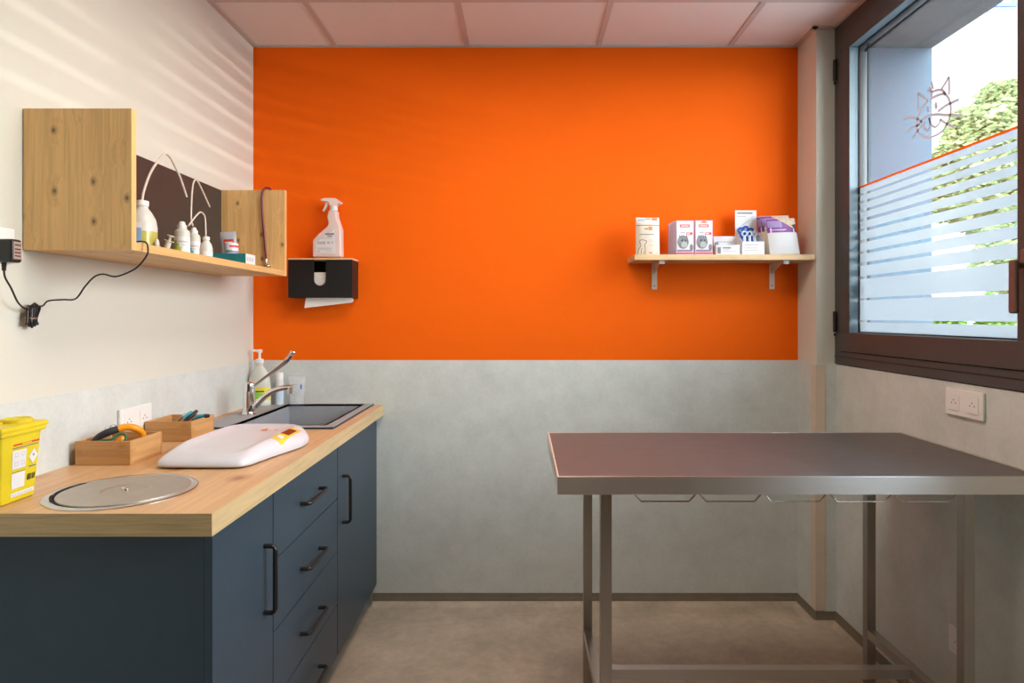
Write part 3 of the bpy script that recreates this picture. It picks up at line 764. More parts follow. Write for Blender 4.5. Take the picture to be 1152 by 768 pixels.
b.tube([at(122, 486, 1.86), at(124, 492, 1.862), at(127, 503, 1.865), at(128, 508, 1.866)], .0016, M['chrome'], 8); b.tube([at(128, 484, 1.86), at(127, 492, 1.862), at(127, 503, 1.865)], .0016, M['chrome'], 8)
tag(b.build('hemostat'), 'thin metal finger rings rising behind the orange clipper', 'tweezers')
def pliers(label, pts, teal_pts, tip):
    t = thing('pliers', label, 'pliers', (0, 0, 0))
    b = MB(); b.tube(pts, [.005, .008, .008, .005], M['darkgrip'], 12); b.build('grip', t)
    b = MB(); b.tube(teal_pts, [.004, .0055, .004], M['tealpl'], 12); b.build('inlay', t)
    b = MB(); b.tube(tip, [.004, .003, .0015], M['steelring'], 8); b.build('jaw', t)
pliers('dark tool with a teal inlay sticking up steeply from the far bamboo box', [at(207, 475, 2.11), at(212, 470, 2.12), at(217, 466, 2.13), at(222, 461.5, 2.14)], [at(206, 470, 2.10), at(211, 466, 2.11), at(216, 463, 2.12)], [at(200, 473.5, 2.11), at(205, 468, 2.13), at(209, 464, 2.14)])
pliers('teal and dark tool lying flatter along the far bamboo box', [at(216, 474, 2.16), at(223, 470, 2.165), at(230, 468, 2.17), at(236, 467.5, 2.175)], [at(218, 471, 2.15), at(224, 468, 2.155), at(229, 467, 2.16)], [at(214, 476, 2.155), at(211, 480, 2.15), at(208, 485, 2.145)])

# sockets
def socket(label, loc, n, rz, mat=M['whiteplas']):
    """plate in the local xz plane facing -y"""
    t = thing('wall_socket', label, 'socket', loc, rz)
    w = .0425 + .041 * (n - 1)
    b = MB(); b.box(-w, w, -.011, -.0005, -.0425, .0425, mat, .004, 3); b.build('plate', t)
    for k in range(n):
        x = (k - (n - 1) / 2) * .082
        b = MB(); b.box(x - .025, x + .025, -.0125, -.011, -.025, .025, mat, .0006)
        b.box(x - .022, x + .022, -.0126, -.0120, -.0262, -.0250, M['inkl'])
        for dx, dz in ((-.0095, -.002), (.0095, -.002), (0, .007)):
            b.lathe([(.0024, 0), (0, .0003)], M['blackink'], 12, T(x + dx, -.0125, dz, PI / 2))
        b.build('insert', t)
    return t
socket('white double socket on the left wall behind the bamboo boxes', (XL + .003, 2.043, .985), 2, PI / 2)
socket('white double socket under the window, above the steel table', (XR, 1.955, 1.047), 2, -PI / 2)
socket('white single socket low on the right wall, beside a table leg', (XR, 1.980, .293), 1, -PI / 2)
socket('white socket at the left edge, with a black adapter plugged in', (XL, 1.515, 1.490), 1, PI / 2)

# adapter and cable
t = thing('power_adapter', 'black power adapter with a thin cable, plugged in left of the wooden shelf', 'adapter', (0, 0, 0))
b = MB(); b.box(XL + .0125, XL + .072, 1.472, 1.503, 1.444, 1.499, M['black'], .006, 3); b.build('body', t)
b = MB(); b.box(XL + .0718, XL + .0726, 1.476, 1.499, 1.452, 1.493, M['adlabel'])
for z in (1.458, 1.466, 1.474, 1.484): b.box(XL + .0724, XL + .0730, 1.479, 1.496, z, z + .003, M['blackink'])
b.build('label', t)
b = MB()
b.tube([(-1.222, 1.487, 1.446), (-1.222, 1.487, 1.425)], [.0055, .004], M['black'], 10, False)
b.tube([(-1.222, 1.487, 1.43), (-1.222, 1.49, 1.41), (-1.224, 1.51, 1.385), (-1.228, 1.535, 1.352), (-1.236, 1.565, 1.338), (-1.243, 1.59, 1.335)], .0022, M['black'], 8)
b.tube([(-1.243, 1.600, 1.345), at(47.6, 344, 1.62), at(54, 338.5, 1.63), at(70, 337, 1.632), at(85, 336, 1.634), at(95, 323, 1.634), at(104, 313, 1.634), at(111, 309, 1.636), at(118, 308.5, 1.636), at(130, 311, 1.636), at(145, 306, 1.634), at(156, 299, 1.632), Vector((-.972, 1.632, 1.475)), Vector((-.970, 1.634, 1.492)), Vector((-.975, 1.637, 1.507)), Vector((-.990, 1.641, 1.5125)), Vector((-1.02, 1.65, 1.511)), Vector((-1.06, 1.66, 1.511))], .0022, M['black'], 8)
for k in range(5):
    y = 1.585 + .007 * k
    b.tube([(-1.243 + .004 * (k % 2), y, 1.338 + .006), (-1.240, y + .006, 1.350 - .004 * abs(k - 2)), (-1.243, y + .010, 1.335), (-1.246, y + .004, 1.31), (-1.243, y - .004 * (2 - k) * .6, 1.290 + .004 * abs(k - 2)), (-1.240, y - .006, 1.305), (-1.243, y, 1.34)], .0030, M['black'], 8)
b.tube([(-1.2485, 1.584, 1.314), (-1.236, 1.588, 1.313), (-1.235, 1.606, 1.313), (-1.2485, 1.612, 1.314)], .0022, M['steelring'], 6)
b.build('cable', t)['label'] = 'thin black cable with a tied bundle'

# ------------------------------------------------------------------ wooden wall shelf on the left
SZ = 1.507
t = thing('wall_shelf', 'open wooden wall shelf with two upright ends and a dark back, on the left wall', 'shelf', (0, 0, 0))
for y0, y1 in ((1.592, 1.612), (2.620, 2.638)):
    b = MB(); b.box(XL + .003, -.988, y0, y1, 1.4855, 1.842, M['pinez']); b.box(-.988, -.987, y0, y1, 1.4855, 1.842, M['pinez']); b.build('end_panel', t)
b = MB(); b.box(XL + .003, -.987, 1.612, 2.620, 1.4855, SZ, M['piney']); b.build('shelf_board', t)
b = MB(); b.box(XL + .002, XL + .012, 1.6125, 2.6195, SZ, 1.841, M['backbrown']); b.build('back_board', t)['label'] = 'dark brown back board'

def lathe_bottle(name, label, loc, prof, mat, cap=None, capmat=None):
    t = thing(name, label, 'bottle', loc)
    b = MB(); b.lathe(prof, mat, 32); b.build('bottle', t)
    if cap: b = MB(); b.lathe(cap, capmat or M['whiteplas'], 24); b.build('cap', t)
    return t
z0 = SZ + .0005
# a: big wash bottle
L = Vector((-1.11, 1.841, z0))
t = lathe_bottle('wash_bottle', 'large milky wash bottle of yellow liquid with a long bent tube', L, [(.030, 0), (.038, .002), (.0395, .008), (.0395, .070), (.036, .092), (.026, .112), (.0165, .124), (.0155, .134)], M['poly'],
                 [(.0175, .132), (.0175, .146), (.006, .149), (0, .149)])
b = MB(); b.lathe([(.0383, .0005), (.0397, .008), (.0397, .056)], M['liquid'], 32, None, False); b.build('liquid', t)
b = MB(); bottle_label(b, .0397, .012, .080, -PI * .97, -PI * .34, M['card']); bottle_label(b, .0397, .022, .064, -PI * .97, -PI * .34, M['bluelab'], .0013); b.build('label', t)
b = MB(); b.tube([Vector(atx(*p, -1.11)) - L for p in ((160, 228), (160.3, 223), (162.3, 213), (169, 195), (177.3, 181.7), (185, 173), (191, 176.5), (197, 187), (203, 200.4), (210, 221.5))], .0034, M['tube'], 10); b.build('bent_tube', t)
# b: small dropper and syringe
lathe_bottle('dropper_bottle', 'tiny white cone-topped dropper bottle beside the yellow liquid', (-1.06, 1.83, z0), [(.009, 0), (.0095, .002), (.0095, .012), (.006, .018)], M['polyw'], [(.007, .017), (.0045, .030), (.002, .034)])
t = thing('syringe', 'small white syringe standing between the yellow wash bottle and the white bottles', 'syringe', (-1.035, 1.832, z0), rot=(0, .30, 0))
b = MB(); b.lathe([(.007, .004), (.0075, .006), (.0075, .028), (.010, .029), (.010, .031)], M['polyw'], 20); b.box(-.013, .013, -.005, .005, .029, .0315, M['polyw'], .001); b.build('barrel', t)
b = MB(); b.lathe([(.0035, .030), (.0035, .043), (.010, .044), (.010, .047)], M['polyw'], 18); b.build('plunger', t)
# d, e: white bottles with printed swooshes
def white_bottle(label, loc, r, h, capr, caph, sw):
    t = lathe_bottle('plastic_bottle', label, loc, [(r * .9, 0), (r, .003), (r, h * .86), (r * .92, h * .94), (r * .62, h), (r * .55, h + .003)], M['polyw'],
                     [(capr, h + .001), (capr, h + caph * .5), (capr * .72, h + caph * .55), (capr * .6, h + caph * .9), (capr * .35, h + caph)])
    b = MB(); bottle_label(b, r, .004, h * .70, -PI * .95, PI * .12, M['card'], .0005)
    bottle_label(b, r, h * .48, h * .54, -PI * .50, -PI * .10, M['inkl'], .0009); bottle_label(b, r, h * .38, h * .41, -PI * .7, -PI * .2, M['inkl'], .0009)
    bottle_label(b, r, .004, h * .56, -PI * .88, -PI * .56, sw, .0010); bottle_label(b, r, .004, h * .44, -PI * .56, -PI * .46, sw, .0010); bottle_label(b, r, .004, h * .33, -PI * .46, -PI * .36, sw, .0010); b.build('label', t)
    return t
white_bottle('round white bottle with a green swoosh, in the middle of the left shelf', (-1.07, 1.983, z0), .0225, .084, .0135, .024, M['greenlab'])
L = Vector((-1.10, 2.112, z0))
t = white_bottle('white nozzle bottle with a blue swoosh and tall bent tube', L, .0195, .086, .012, .022, M['cyanlab'])
b = MB(); b.tube([Vector(atx(*p, -1.10)) - L for p in ((217, 254), (215, 245), (215.8, 220), (217.4, 206.7), (220, 202), (222.6, 204), (228.3, 216), (236, 232.7))], .0028, M['tube'], 10); b.build('bent_tube', t)
L = Vector((-1.02, 2.034, z0))
t = lathe_bottle('wash_bottle', 'small milky wash bottle with a short hooked tube, right of the white bottles', L, [(.016, 0), (.0195, .002), (.0195, .028), (.016, .042), (.009, .053), (.0085, .058)], M['poly'], [(.0105, .056), (.0105, .066), (.004, .068), (0, .068)])
b = MB(); bottle_label(b, .0195, .004, .018, -PI * .5, PI * .05, M['card']); b.build('label', t)
b = MB(); b.tube([Vector(atx(*p, -1.02)) - L for p in ((231.6, 269), (231.4, 256), (230.3, 243.3), (226, 238.6), (221.5, 241.8), (216, 248.5), (212, 254))], .0024, M['tube'], 10); b.build('bent_tube', t)
# teal box, pouch, tub
t = thing('cardboard_box', 'flat teal cardboard box with a white end, on the left shelf', 'box', (-1.06, 2.32, z0))
b = MB(); b.box(-.060, .059, -.040, .040, 0, .038, M['teal'], .0008); b.build('carton', t)
b = MB(); b.box(.059, .060, -.0395, .0395, .0006, .0375, M['card']); 
for k in range(3): b.box(.060, .0603, -.03 + .02 * k, -.018 + .02 * k, .012, .026, M['inkl'])
b.build('end_flap', t)
b = MB(); b.poly([(-.060, -.0412, .038), (.030, -.0412, .038), (.024, -.0412, .026), (-.008, -.0412, .026), (-.02, -.0412, .020), (-.060, -.0412, .020)], (0, .001, 0), M['teal']); b.build('tear_flap', t)
def pouch(name, label, cat, loc, w, h, d, mat, prints, rot=(0, 0, 0), group=None, skew=0.):
    """sealed flat bag standing on its edge, facing -y"""
    t = thing(name, label, cat, loc, rot=rot, group=group)
    bm = bmesh.new(); nx, nz = 8, 10; A, B = [], []
    for j in range(nz + 1):
        ra, rb = [], []
        for i in range(nx + 1):
            u, v = i / nx, j / nz
            th = d / 2 * (max(0, 4 * u * (1 - u)) ** .5) * (max(0, min(1, (1 - v) / .25)) ** .5) * (min(1, .55 + v * 2)) + .0006
            x, z = (u - .5) * w * (1 - .03 * v) - skew * v * h, v * h
            ra.append(bm.verts.new((x, -th, z))); rb.append(bm.verts.new((x, th, z)))
        A.append(ra); B.append(rb)
    for j in range(nz):
        for i in range(nx):
            bm.faces.new([A[j][i], A[j][i + 1], A[j + 1][i + 1], A[j + 1][i]]); bm.faces.new([B[j][i], B[j + 1][i], B[j + 1][i + 1], B[j][i + 1]])
    for j in range(nz):
        bm.faces.new([A[j][0], A[j + 1][0], B[j + 1][0], B[j][0]]); bm.faces.new([A[j][nx], B[j][nx], B[j + 1][nx], A[j + 1][nx]])
    for i in range(nx):
        bm.faces.new([A[0][i], B[0][i], B[0][i + 1], A[0][i + 1]]); bm.faces.new([A[nz][i], A[nz][i + 1], B[nz][i + 1], B[nz][i]])
    bmesh.ops.recalc_face_normals(bm, faces=bm.faces[:])
    b = MB(); b.add(bm, mat); b.build('bag', t, ang=60)
    def surf(u, v, lift):
        th = d / 2 * (max(0, 4 * u * (1 - u)) ** .5) * (max(0, min(1, (1 - v) / .25)) ** .5) * (min(1, .55 + v * 2)) + .0006
        return Vector(((u - .5) * w * (1 - .03 * v) - skew * v * h, -th - lift, v * h))
    b = MB()
    for k, (poly, m) in enumerate(prints):
        lift = .0009 + .0003 * k / 4
        if len(poly) == 4 and not isinstance(poly[0], tuple):
            u0, u1, v0, v1 = poly; q = bmesh.new(); g = 6; prev = None
            for jj in range(g + 1):
                row = [q.verts.new(surf(u0 + (u1 - u0) * ii / g, v0 + (v1 - v0) * jj / g, lift)) for ii in range(g + 1)]
                if prev:
                    for ii in range(g): q.faces.new([prev[ii], prev[ii + 1], row[ii + 1], row[ii]])
                prev = row
            b.add(q, m)
        elif m[0] == 'line':
            b.tube([surf(u, v, .0003) for u, v in poly], m[2], m[1], 6, sub=4)
        else:
            q = bmesh.new(); g = 6; prev = None
            for jj in range(g + 1):
                row = []
                for ii in range(g + 1):
                    a_, c_ = ii / g, jj / g
                    uu, vv = [(poly[0][d] * (1 - a_) + poly[1][d] * a_) * (1 - c_) + (poly[3][d] * (1 - a_) + poly[2][d] * a_) * c_ for d in (0, 1)]
                    row.append(q.verts.new(surf(uu, vv, lift + .0004)))
                if prev:
                    for ii in range(g): q.faces.new([prev[ii], prev[ii + 1], row[ii + 1], row[ii]])
                prev = row
            b.add(q, m[1])
    b.build('print', t, ang=60); return t
pouch('sachet', 'grey foil pouch with a red label, behind the small white tub', 'pouch', (-1.125, 2.43, z0), .060, .136, .014, M['inkl'], [((.25, .85, .62, .78), M['red']), ((.3, .8, .68, .71), M['card'])], rot=(.0, -.07, .1))
t = thing('plastic_tub', 'small white tub with a red band, standing on the teal box', 'tub', (-1.072, 2.322, z0 + .0385))
b = MB(); b.lathe([(.022, 0), (.024, .002), (.024, .036), (.022, .040), (0, .041)], M['card'], 32); b.build('tub', t)
b = MB(); bottle_label(b, .024, .024, .032, -PI * .45, PI * .1, M['pinkred']); bottle_label(b, .024, .004, .012, -PI * .6, PI * .1, M['lilac']); bottle_label(b, .024, .006, .014, -PI * .55, -PI * .35, M['furgrey'], .0012); b.build('label', t)
# stethoscope over the far end panel
t = thing('stethoscope', 'burgundy stethoscope hung over the far end of the left shelf', 'stethoscope', (0, 0, 0))
xs = -1.063
b = MB(); b.tube([(-1.050, 2.662, 1.66), (-1.050, 2.660, 1.76), (-1.050, 2.653, 1.826), (-1.054, 2.642, 1.848), (-1.062, 2.628, 1.8525), (-1.070, 2.612, 1.845), (-1.077, 2.606, 1.81), (-1.076, 2.6085, 1.74), (-1.071, 2.610, 1.68), (-1.066, 2.610, 1.62), (-1.060, 2.609, 1.555)], .0046, M['burg'], 12); b.build('tubing', t)
b = MB(); b.lathe([(.004, 0), (.004, .016), (.006, .018)], M['chrome'], 14, T(-1.060, 2.609, 1.540)); b.lathe([(.013, -.006), (.0155, -.004), (.0155, 0), (.008, .004), (.006, .010), (.011, .012), (.011, .014), (.009, .016)], M['chrome'], 28, T(-1.056, 2.608, 1.5255, 0, PI / 2, .3)); b.build('chest_piece', t)

# ------------------------------------------------------------------ towel dispenser and spray bottle
t = thing('towel_dispenser', 'black paper towel dispenser with a wooden top, on the orange wall', 'dispenser', (-.9155, 2.905, 1.402))
x0, x1, y0, y1, hh = -.1445, .1445, -.053, .0525, .172
b = MB()
b.box(x0, x0 + .006, y0 + .006, y1, 0, hh, M['blackmat'], .001); b.box(x1 - .006, x1, y0 + .006, y1, 0, hh, M['blackmat'], .001)
b.box(x0, x1, y1 - .006, y1, 0, hh, M['blackmat']); b.box(x0 + .006, x1 - .006, y0 + .04, y1 - .006, 0, .005, M['blackmat']); b.build('case', t)
sl, sr, sb = -.028, .026, .055; r = (sr - sl) / 2
pts = [(x0, y0, 0), (x1, y0, 0), (x1, y0, hh), (sr, y0, hh)] + [((sl + sr) / 2 + r * math.cos(a), y0, sb + r + r * math.sin(a)) for a in [-PI * k / 14 for k in range(15)]] + [(sl, y0, hh), (x0, y0, hh)]
b = MB(); b.poly(pts, (0, .006, 0), M['blackmat']); b.build('front_panel', t)
b = MB(); b.box(x0 - .001, x1 + .001, y0 - .001, y1, hh, hh + .007, M['pinex'], .001); b.build('lid', t)['label'] = 'thin wooden top'
b = MB()
for k in range(12): b.box(x0 + .02, x1 - .02, y0 + .012 + .001 * (k % 2), y1 - .01, .006 + .0092 * k, .0142 + .0092 * k, M['paper'], .001)
b.build('towel_stack', t)
b = MB(); pz = [(-.080, -.046), (.140, -.020), (.138, .008), (-.070, .008)]
b.poly([(p[0], -.030 + (.008 - p[1]) * .05, p[1]) for p in pz], (0, .0012, 0), M['paper'])
b.poly([(p[0] + .004, -.024, p[1] * .8 + .002) for p in pz[:2]] + [(.138, -.026, .008), (-.066, -.026, .008)], (0, .0012, 0), M['paper']); b.build('paper_sheet', t)

t = thing('spray_bottle', 'clear pinkish spray bottle standing on the black towel dispenser', 'bottle', (-.895, 2.905, 1.5815))
def sp_(u, v): p = at(340 + u / 9.6, 215 + v / 9.6, 2.905); return (p.x + .895, 0, p.z - 1.5815)
def spo(pts, y0, y1, mat, bev, name, b=None):
    b = b or MB(); b.poly([(q[0], y0, q[2]) for q in (sp_(*p) for p in pts)], (0, y1 - y0, 0), mat, bev, 3)
    if name: b.build(name, t)
    return b
base_v = 715
spo([(130, base_v), (130, 535), (200, 460), (290, 385), (300, 350), (284, 290), (300, 212), (382, 212), (387, 280), (412, 360), (432, 412), (435, base_v)], -.026, .026, M['polyp'], .007, 'bottle')
b = MB(); c = sp_(342, 212); b.lathe([(.0175, 0), (.0175, .018), (.015, .022)], M['card'], 24, T(c[0], 0, c[2])); b.build('collar', t)
b = spo([(300, 165), (285, 120), (205, 108), (203, 92), (240, 78), (365, 78), (400, 105), (432, 125), (430, 138), (385, 150), (378, 168)], -.014, .014, M['polyp'], .004, None)
spo([(255, 115), (285, 118), (268, 170), (238, 220), (220, 215), (245, 165)], -.006, .006, M['card'], .002, None, b); b.build('trigger_head', t)
b = spo([(168, 675), (172, 560), (372, 415), (378, 675)], -.0275, -.0264, M['card'], 0, None)
for (u0, u1, v0, v1, m) in ((270, 365, 462, 480, 'ink'), (290, 345, 488, 500, 'ink'), (210, 345, 512, 520, 'inkl'), (180, 270, 550, 580, 'inkl'), (290, 318, 548, 576, 'inkl'), (335, 352, 548, 576, 'inkl'), (180, 345, 618, 626, 'inkl'), (180, 330, 634, 640, 'inkl'), (180, 210, 655, 662, 'ink'), (280, 345, 655, 662, 'inkl')):
    spo([(u0, v1), (u1, v1), (u1, v0), (u0, v0)], -.0280, -.0275, M[m], 0, None, b)
b.build('label', t)

# ------------------------------------------------------------------ right wall shelf with products
t = thing('wall_shelf', 'small wooden shelf on two pale brackets on the orange wall', 'shelf', (.888, 2.958, 1.566))
b = MB(); b.box(-.396, .396, -.185, -.001, 0, .024, M['pinex'], .001); b.build('shelf_board', t)
for x in (-.271, .279):
    b = MB(); b.box(x - .0125, x + .0125, -.004, -.001, -.122, 0, M['guard'], .001); b.box(x - .0125, x + .0125, -.160, -.001, -.004, -.0003, M['guard'], .001)
    b.box(x - .0125, x + .0125, -.162, -.158, -.016, -.0003, M['card'], .001)
    b.poly([(x - .0015, -.004, -.05), (x - .0015, -.004, -.004), (x - .0015, -.120, -.004), (x - .0015, -.110, -.010)], (.003, 0, 0), M['guard'])
    for z in (-.025, -.105): b.lathe([(.004, 0), (.003, .002), (0, .002)], M['ink'], 14, T(x, -.004, z, PI / 2))
    b.build('bracket', t)
ZS = 1.5905
pouch('treat_pouch', 'cream pouch with an outlined dog and an orange logo on it', 'pouch', (.560, 2.825, ZS), .108, .170, .034, M['cream'],
      [((.02, .98, .86, .99), M['card']), ((.38, .62, .94, .975), M['oranink']), ((.66, .9, .915, .985), M['oranink']), ((.06, .36, .89, .96), M['inkl']),
       ((0.01, .99, .775, .792), M['brownink']), ((.50, .66, .645, .745), M['oranink']), ((.33, .48, .67, .70), M['ink']), ((.12, .74, .53, .55), M['ink']),
       ((.50, .95, .40, .408), M['inkl']), ((.50, .72, .36, .368), M['pinkred']), ((.50, .95, .28, .288), M['inkl']), ((.50, .68, .24, .248), M['pinkred']), ((.52, .66, .05, .075), M['pinkred']), ((.8, .92, .05, .075), M['inkl']),
       ([(.06, .02), (.10, .15), (.18, .24), (.16, .30), (.13, .36), (.20, .40), (.34, .385), (.42, .36), (.38, .31), (.34, .28), (.36, .16), (.38, .02)], ('line', M['brownink'], .0012)),
       ([(.22, .02), (.20, .10), (.24, .18)], ('line', M['brownink'], .0010)), ([(.32, .02), (.31, .10)], ('line', M['brownink'], .0010))], rot=(-.03, 0, .05), group=None)
# blister packs of collars
def blister():
    t = thing('collar_pack', '', 'package', (0, 0, 0), group='cat product packs on the orange-wall shelf')
    w, h = .079, .153
    b = MB(); b.box(-w / 2, w / 2, 0, .012, 0, h, M['lav'], .002); b.build('tray', t)
    b = MB(); b.box(-w / 2 + .003, w / 2 - .003, -.0008, 0, .006, h - .003, M['card'])
    def r(u0, u1, v0, v1, m, l=.0003): b.box(-w / 2 + w * u0, -w / 2 + w * u1, -.0008 - l, -.0007, h * v0, h * v1, m)
    r(.22, .76, .80, .88, M['pinkred']); r(.28, .70, .825, .855, M['card'], .0006); r(.58, .92, .585, .65, M['pinkred']); r(.62, .78, .60, .635, M['card'], .0006); r(.25, .5, .63, .66, M['inkl'])
    r(.04, .96, .03, .07, M['red']); r(.06, .92, .09, .15, M['lilac'])
    def el(cx, cz, rx, rz_, m, l):
        t_ = bmesh.new(); t_.faces.new([t_.verts.new((-w / 2 + w * cx + rx * math.cos(2 * PI * k / 24), -.0008 - l, h * cz + rz_ * math.sin(2 * PI * k / 24))) for k in range(24)][::-1]); b.add(t_, m)
    el(.39, .37, .025, .030, M['furgrey'], .0005); el(.46, .30, .014, .013, M['inkl'], .0008); el(.33, .42, .003, .004, M['blackink'], .0009); el(.52, .42, .003, .004, M['blackink'], .0009); el(.86, .22, .008, .014, M['furgrey'], .0006)
    for cx in (.20, .58):
        q = bmesh.new(); q.faces.new([q.verts.new(p) for p in ((-w / 2 + w * (cx - .07), -.0014, h * .47), (-w / 2 + w * (cx + .08), -.0014, h * .49), (-w / 2 + w * cx, -.0014, h * .585))]); b.add(q, M['furgrey'])
    b.build('card', t); return t
bl = blister()
for i, (x, y, rz, lab) in enumerate([(.720, 2.800, 0, 'cat product pack at the very front of the left row, beside the orange-tabbed pack'), (.716, 2.822, .02, 'second cat product pack from the front of the left row'), (.713, 2.846, .01, 'third cat product pack from the front of the left row'),
                                     (.711, 2.870, .02, 'fourth cat product pack from the front of the left row'), (.709, 2.895, .0, 'rearmost cat product pack of the left row, against the orange wall'),
                                     (.803, 2.797, .0, 'cat product pack with an orange hanging tab, right of the left row')]):
    if i == 0: bl.location = (x, y, ZS); bl.rotation_euler.z = rz; bl['label'] = lab; o = bl
    else: o = dup(bl, (x, y, ZS), lab, rz)
b = MB(); b.poly([(-.017, -.0012, .1415), (.017, -.0012, .1415), (.004, -.0012, .150), (-.004, -.0012, .150)], (0, .0004, 0), M['oranink']); b.build('hanging_tab', o)
# two white boxes
def carton(label, loc, w, d, h, prints):
    t = thing('carton', label, 'box', loc)
    b = MB(); b.box(-w / 2, w / 2, -d / 2, d / 2, 0, h, M['card'], .001); b.build('box', t)
    b = MB()
    for u0, u1, v0, v1, m in prints: b.box(-w / 2 + w * u0, -w / 2 + w * u1, -d / 2 - .0004, -d / 2 + .0002, h * v0, h * v1, M[m])
    b.build('print', t)
carton('low white carton lying behind the smaller white carton, right of the cat product packs', (.925, 2.900, ZS), .115, .06, .092, [(.1, .7, .70, .74, 'inkl'), (.2, .95, .30, .62, 'paleblue'), (.04, .2, .3, .7, 'furgrey')])
carton('small white carton with a little dog picture, at the shelf front edge', (.908, 2.815, ZS), .106, .05, .044, [(.06, .2, .12, .75, 'furgrey'), (.28, .62, .62, .74, 'ink'), (.28, .55, .46, .52, 'inkl'), (.28, .85, .30, .36, 'inkl')])
# counter display with tick removers
t = thing('display_box', 'white card display box of blue tools on the orange-wall shelf', 'box', (1.024, 2.85, ZS))
b = MB(); w = .049
b.box(-w, w, .046, .049, 0, .214, M['card'], .0005)
for x in (-w, w - .002): b.poly([(x, -.049, 0), (x, .047, 0), (x, .047, .120), (x, -.049, .060)], (.002, 0, 0), M['card'])
b.box(-w + .002, w - .002, -.049, -.047, 0, .060, M['card']); b.box(-w + .002, w - .002, -.047, .046, 0, .002, M['card']); b.build('carton', t)
b = MB()
for q, m in (((-.040, .030, .198, .204), 'ink'), ((-.040, .0, .184, .188), 'inkl')): b.box(q[0], q[1], .0455, .0462, q[2], q[3], M[m])
b.tube([(-.018, .0452, .145), (.030, .0452, .178)], .0014, M['bluelab'], 8, False)
b.tube([(.034 + .007 * math.cos(a), .0452, .182 + .005 * math.sin(a)) for a in [2 * PI * k / 12 for k in range(13)]], .0010, M['bluelab'], 6)
for q in ((.044, .047), (.030, .032), (.020, .022)): b.box(-.040, .020, -.0496, -.0489, q[0], q[1], M['inkl'])
b.build('print', t)
def hook(b, mat, dx):
    b.tube([(0, 0, 0), (0, .001, .055), (0, .003, .085)], [.0080, .0075, .0060], mat, 10)
    b.tube([(.0105 * math.cos(a), .003, .094 + .0105 * math.sin(a)) for a in [2 * PI * k / 18 - PI / 2 for k in range(19)]], .0036, mat, 8)
def tool(mat, y): 
    b = MB(); hook(b, mat, 0); return b.build('tick_remover')
first = {}
for i, (x, y, dz, mat, lab) in enumerate([(.998, 2.886, .028, 'bluep', 'deep blue ring-ended tick remover at the back left of the display box'), (1.021, 2.887, .036, 'bluep', 'deep blue ring-ended tick remover standing tallest in the middle of the display box'),
                                      (1.045, 2.886, .026, 'bluep', 'deep blue ring-ended tick remover at the back right of the display box'), (1.003, 2.852, .004, 'paleblue', 'pale blue ring-ended tick remover at the front left of the display box'),
                                      (1.026, 2.853, .004, 'paleblue', 'pale blue ring-ended tick remover at the front middle of the display box'), (1.049, 2.852, .004, 'paleblue', 'pale blue ring-ended tick remover at the front right of the display box')]):
    if mat not in first: first[mat] = tool(M[mat], 0); o = first[mat]
    else: o = first[mat].copy(); C.objects.link(o)
    o.location = (x, y, ZS + .003 + dz * .9); tag(o, lab, 'tool', 'tick removers in the display box')
for i, (x, dz, lab) in enumerate([(1.010, .0, 'blue stem at left filling the display box'), (1.034, .0, 'blue stem at right filling the display box')]):
    b = MB(); b.box(-.0115, .0115, -.003, .003, 0, .088, M['bluep'], .002); b.tube([(.008 * math.cos(a), 0, .092 + .009 * math.sin(a)) for a in [2 * PI * k / 16 for k in range(17)]], .0028, M['bluep'], 8)
    o = b.build('tick_remover'); o.location = (x, 2.868, ZS + .003); tag(o, ('flat' + lab[4:]).replace('flat stem', 'flat-handled blue tick remover'), 'tool', 'tick removers in the display box')
# purple topped pouches
pp = [((0, 1, .60, .99), M['purple']), ((.02, .5, .74, .93), M['lilac']), ((.12, .62, .665, .685), M['card']), ((.12, .55, .63, .645), M['lilac']),
      ([(.36, .99), (.99, .99), (.99, .78), (.84, .72)], ('face', M['fur'])), ([(.82, .80), (.98, .60), (.99, .62), (.99, .84)], ('face', M['brownink'])), ((.72, .80, .89, .92), M['brownink']), ((.40, .52, .94, .975), M['oranink'])]
for k, (x, y, h, lab) in enumerate([(1.161, 2.793, .160, 'purple-topped white pouch at the front of the three beside the column'), (1.153, 2.830, .178, 'purple-topped white pouch in the middle of the three beside the column'),
                                    (1.150, 2.868, .180, 'purple-topped white pouch at the back of the three beside the column')]):
    pouch('treat_pouch', lab, 'pouch', (x, y, ZS + .002), .132, h, .026, M['cream'] if k else M['card'], pp, rot=(-.06, -.02, .0), group='purple pouches on the orange-wall shelf', skew=.10)

# ------------------------------------------------------------------ steel examination table
tx0, tx1, ty0, ty1 = .09, 1.366, 1.644, 2.276
t = thing('examination_table', 'large steel examination table with a dark top, below the window', 'table', ((tx0 + tx1) / 2, (ty0 + ty1) / 2, FZ))
ox, oy = (tx0 + tx1) / 2, (ty0 + ty1) / 2
X0, X1, Y0, Y1 = tx0 - ox, tx1 - ox, ty0 - oy, ty1 - oy
zt, za = .900 - FZ, .853 - FZ
b = MB(); b.box(X0 + .007, X1 - .007, Y0 + .007, Y1 - .007, zt - .02, zt - .0015, M['tabletop']); b.build('tabletop', t)
b = MB()
for q in ((X0, X1, Y0, Y0 + .006), (X0, X1, Y1 - .006, Y1)): b.box(*q, za, zt, M['steelrim'], .0012)
for q in ((X0, X0 + .006, Y0 + .006, Y1 - .006), (X1 - .006, X1, Y0 + .006, Y1 - .006)): b.box(*q, za, zt, M['steelrim'], .0012)
b.build('rim', t)
b = MB(); b.box(X0 + .006, X1 - .006, Y0 + .006, Y1 - .006, zt - .024, zt - .0205, M['steelz']); b.build('underside_plate', t)
lx0, lx1, ly0, ly1 = .213 - ox, 1.203 - ox, 1.720 - oy, 2.203 - oy
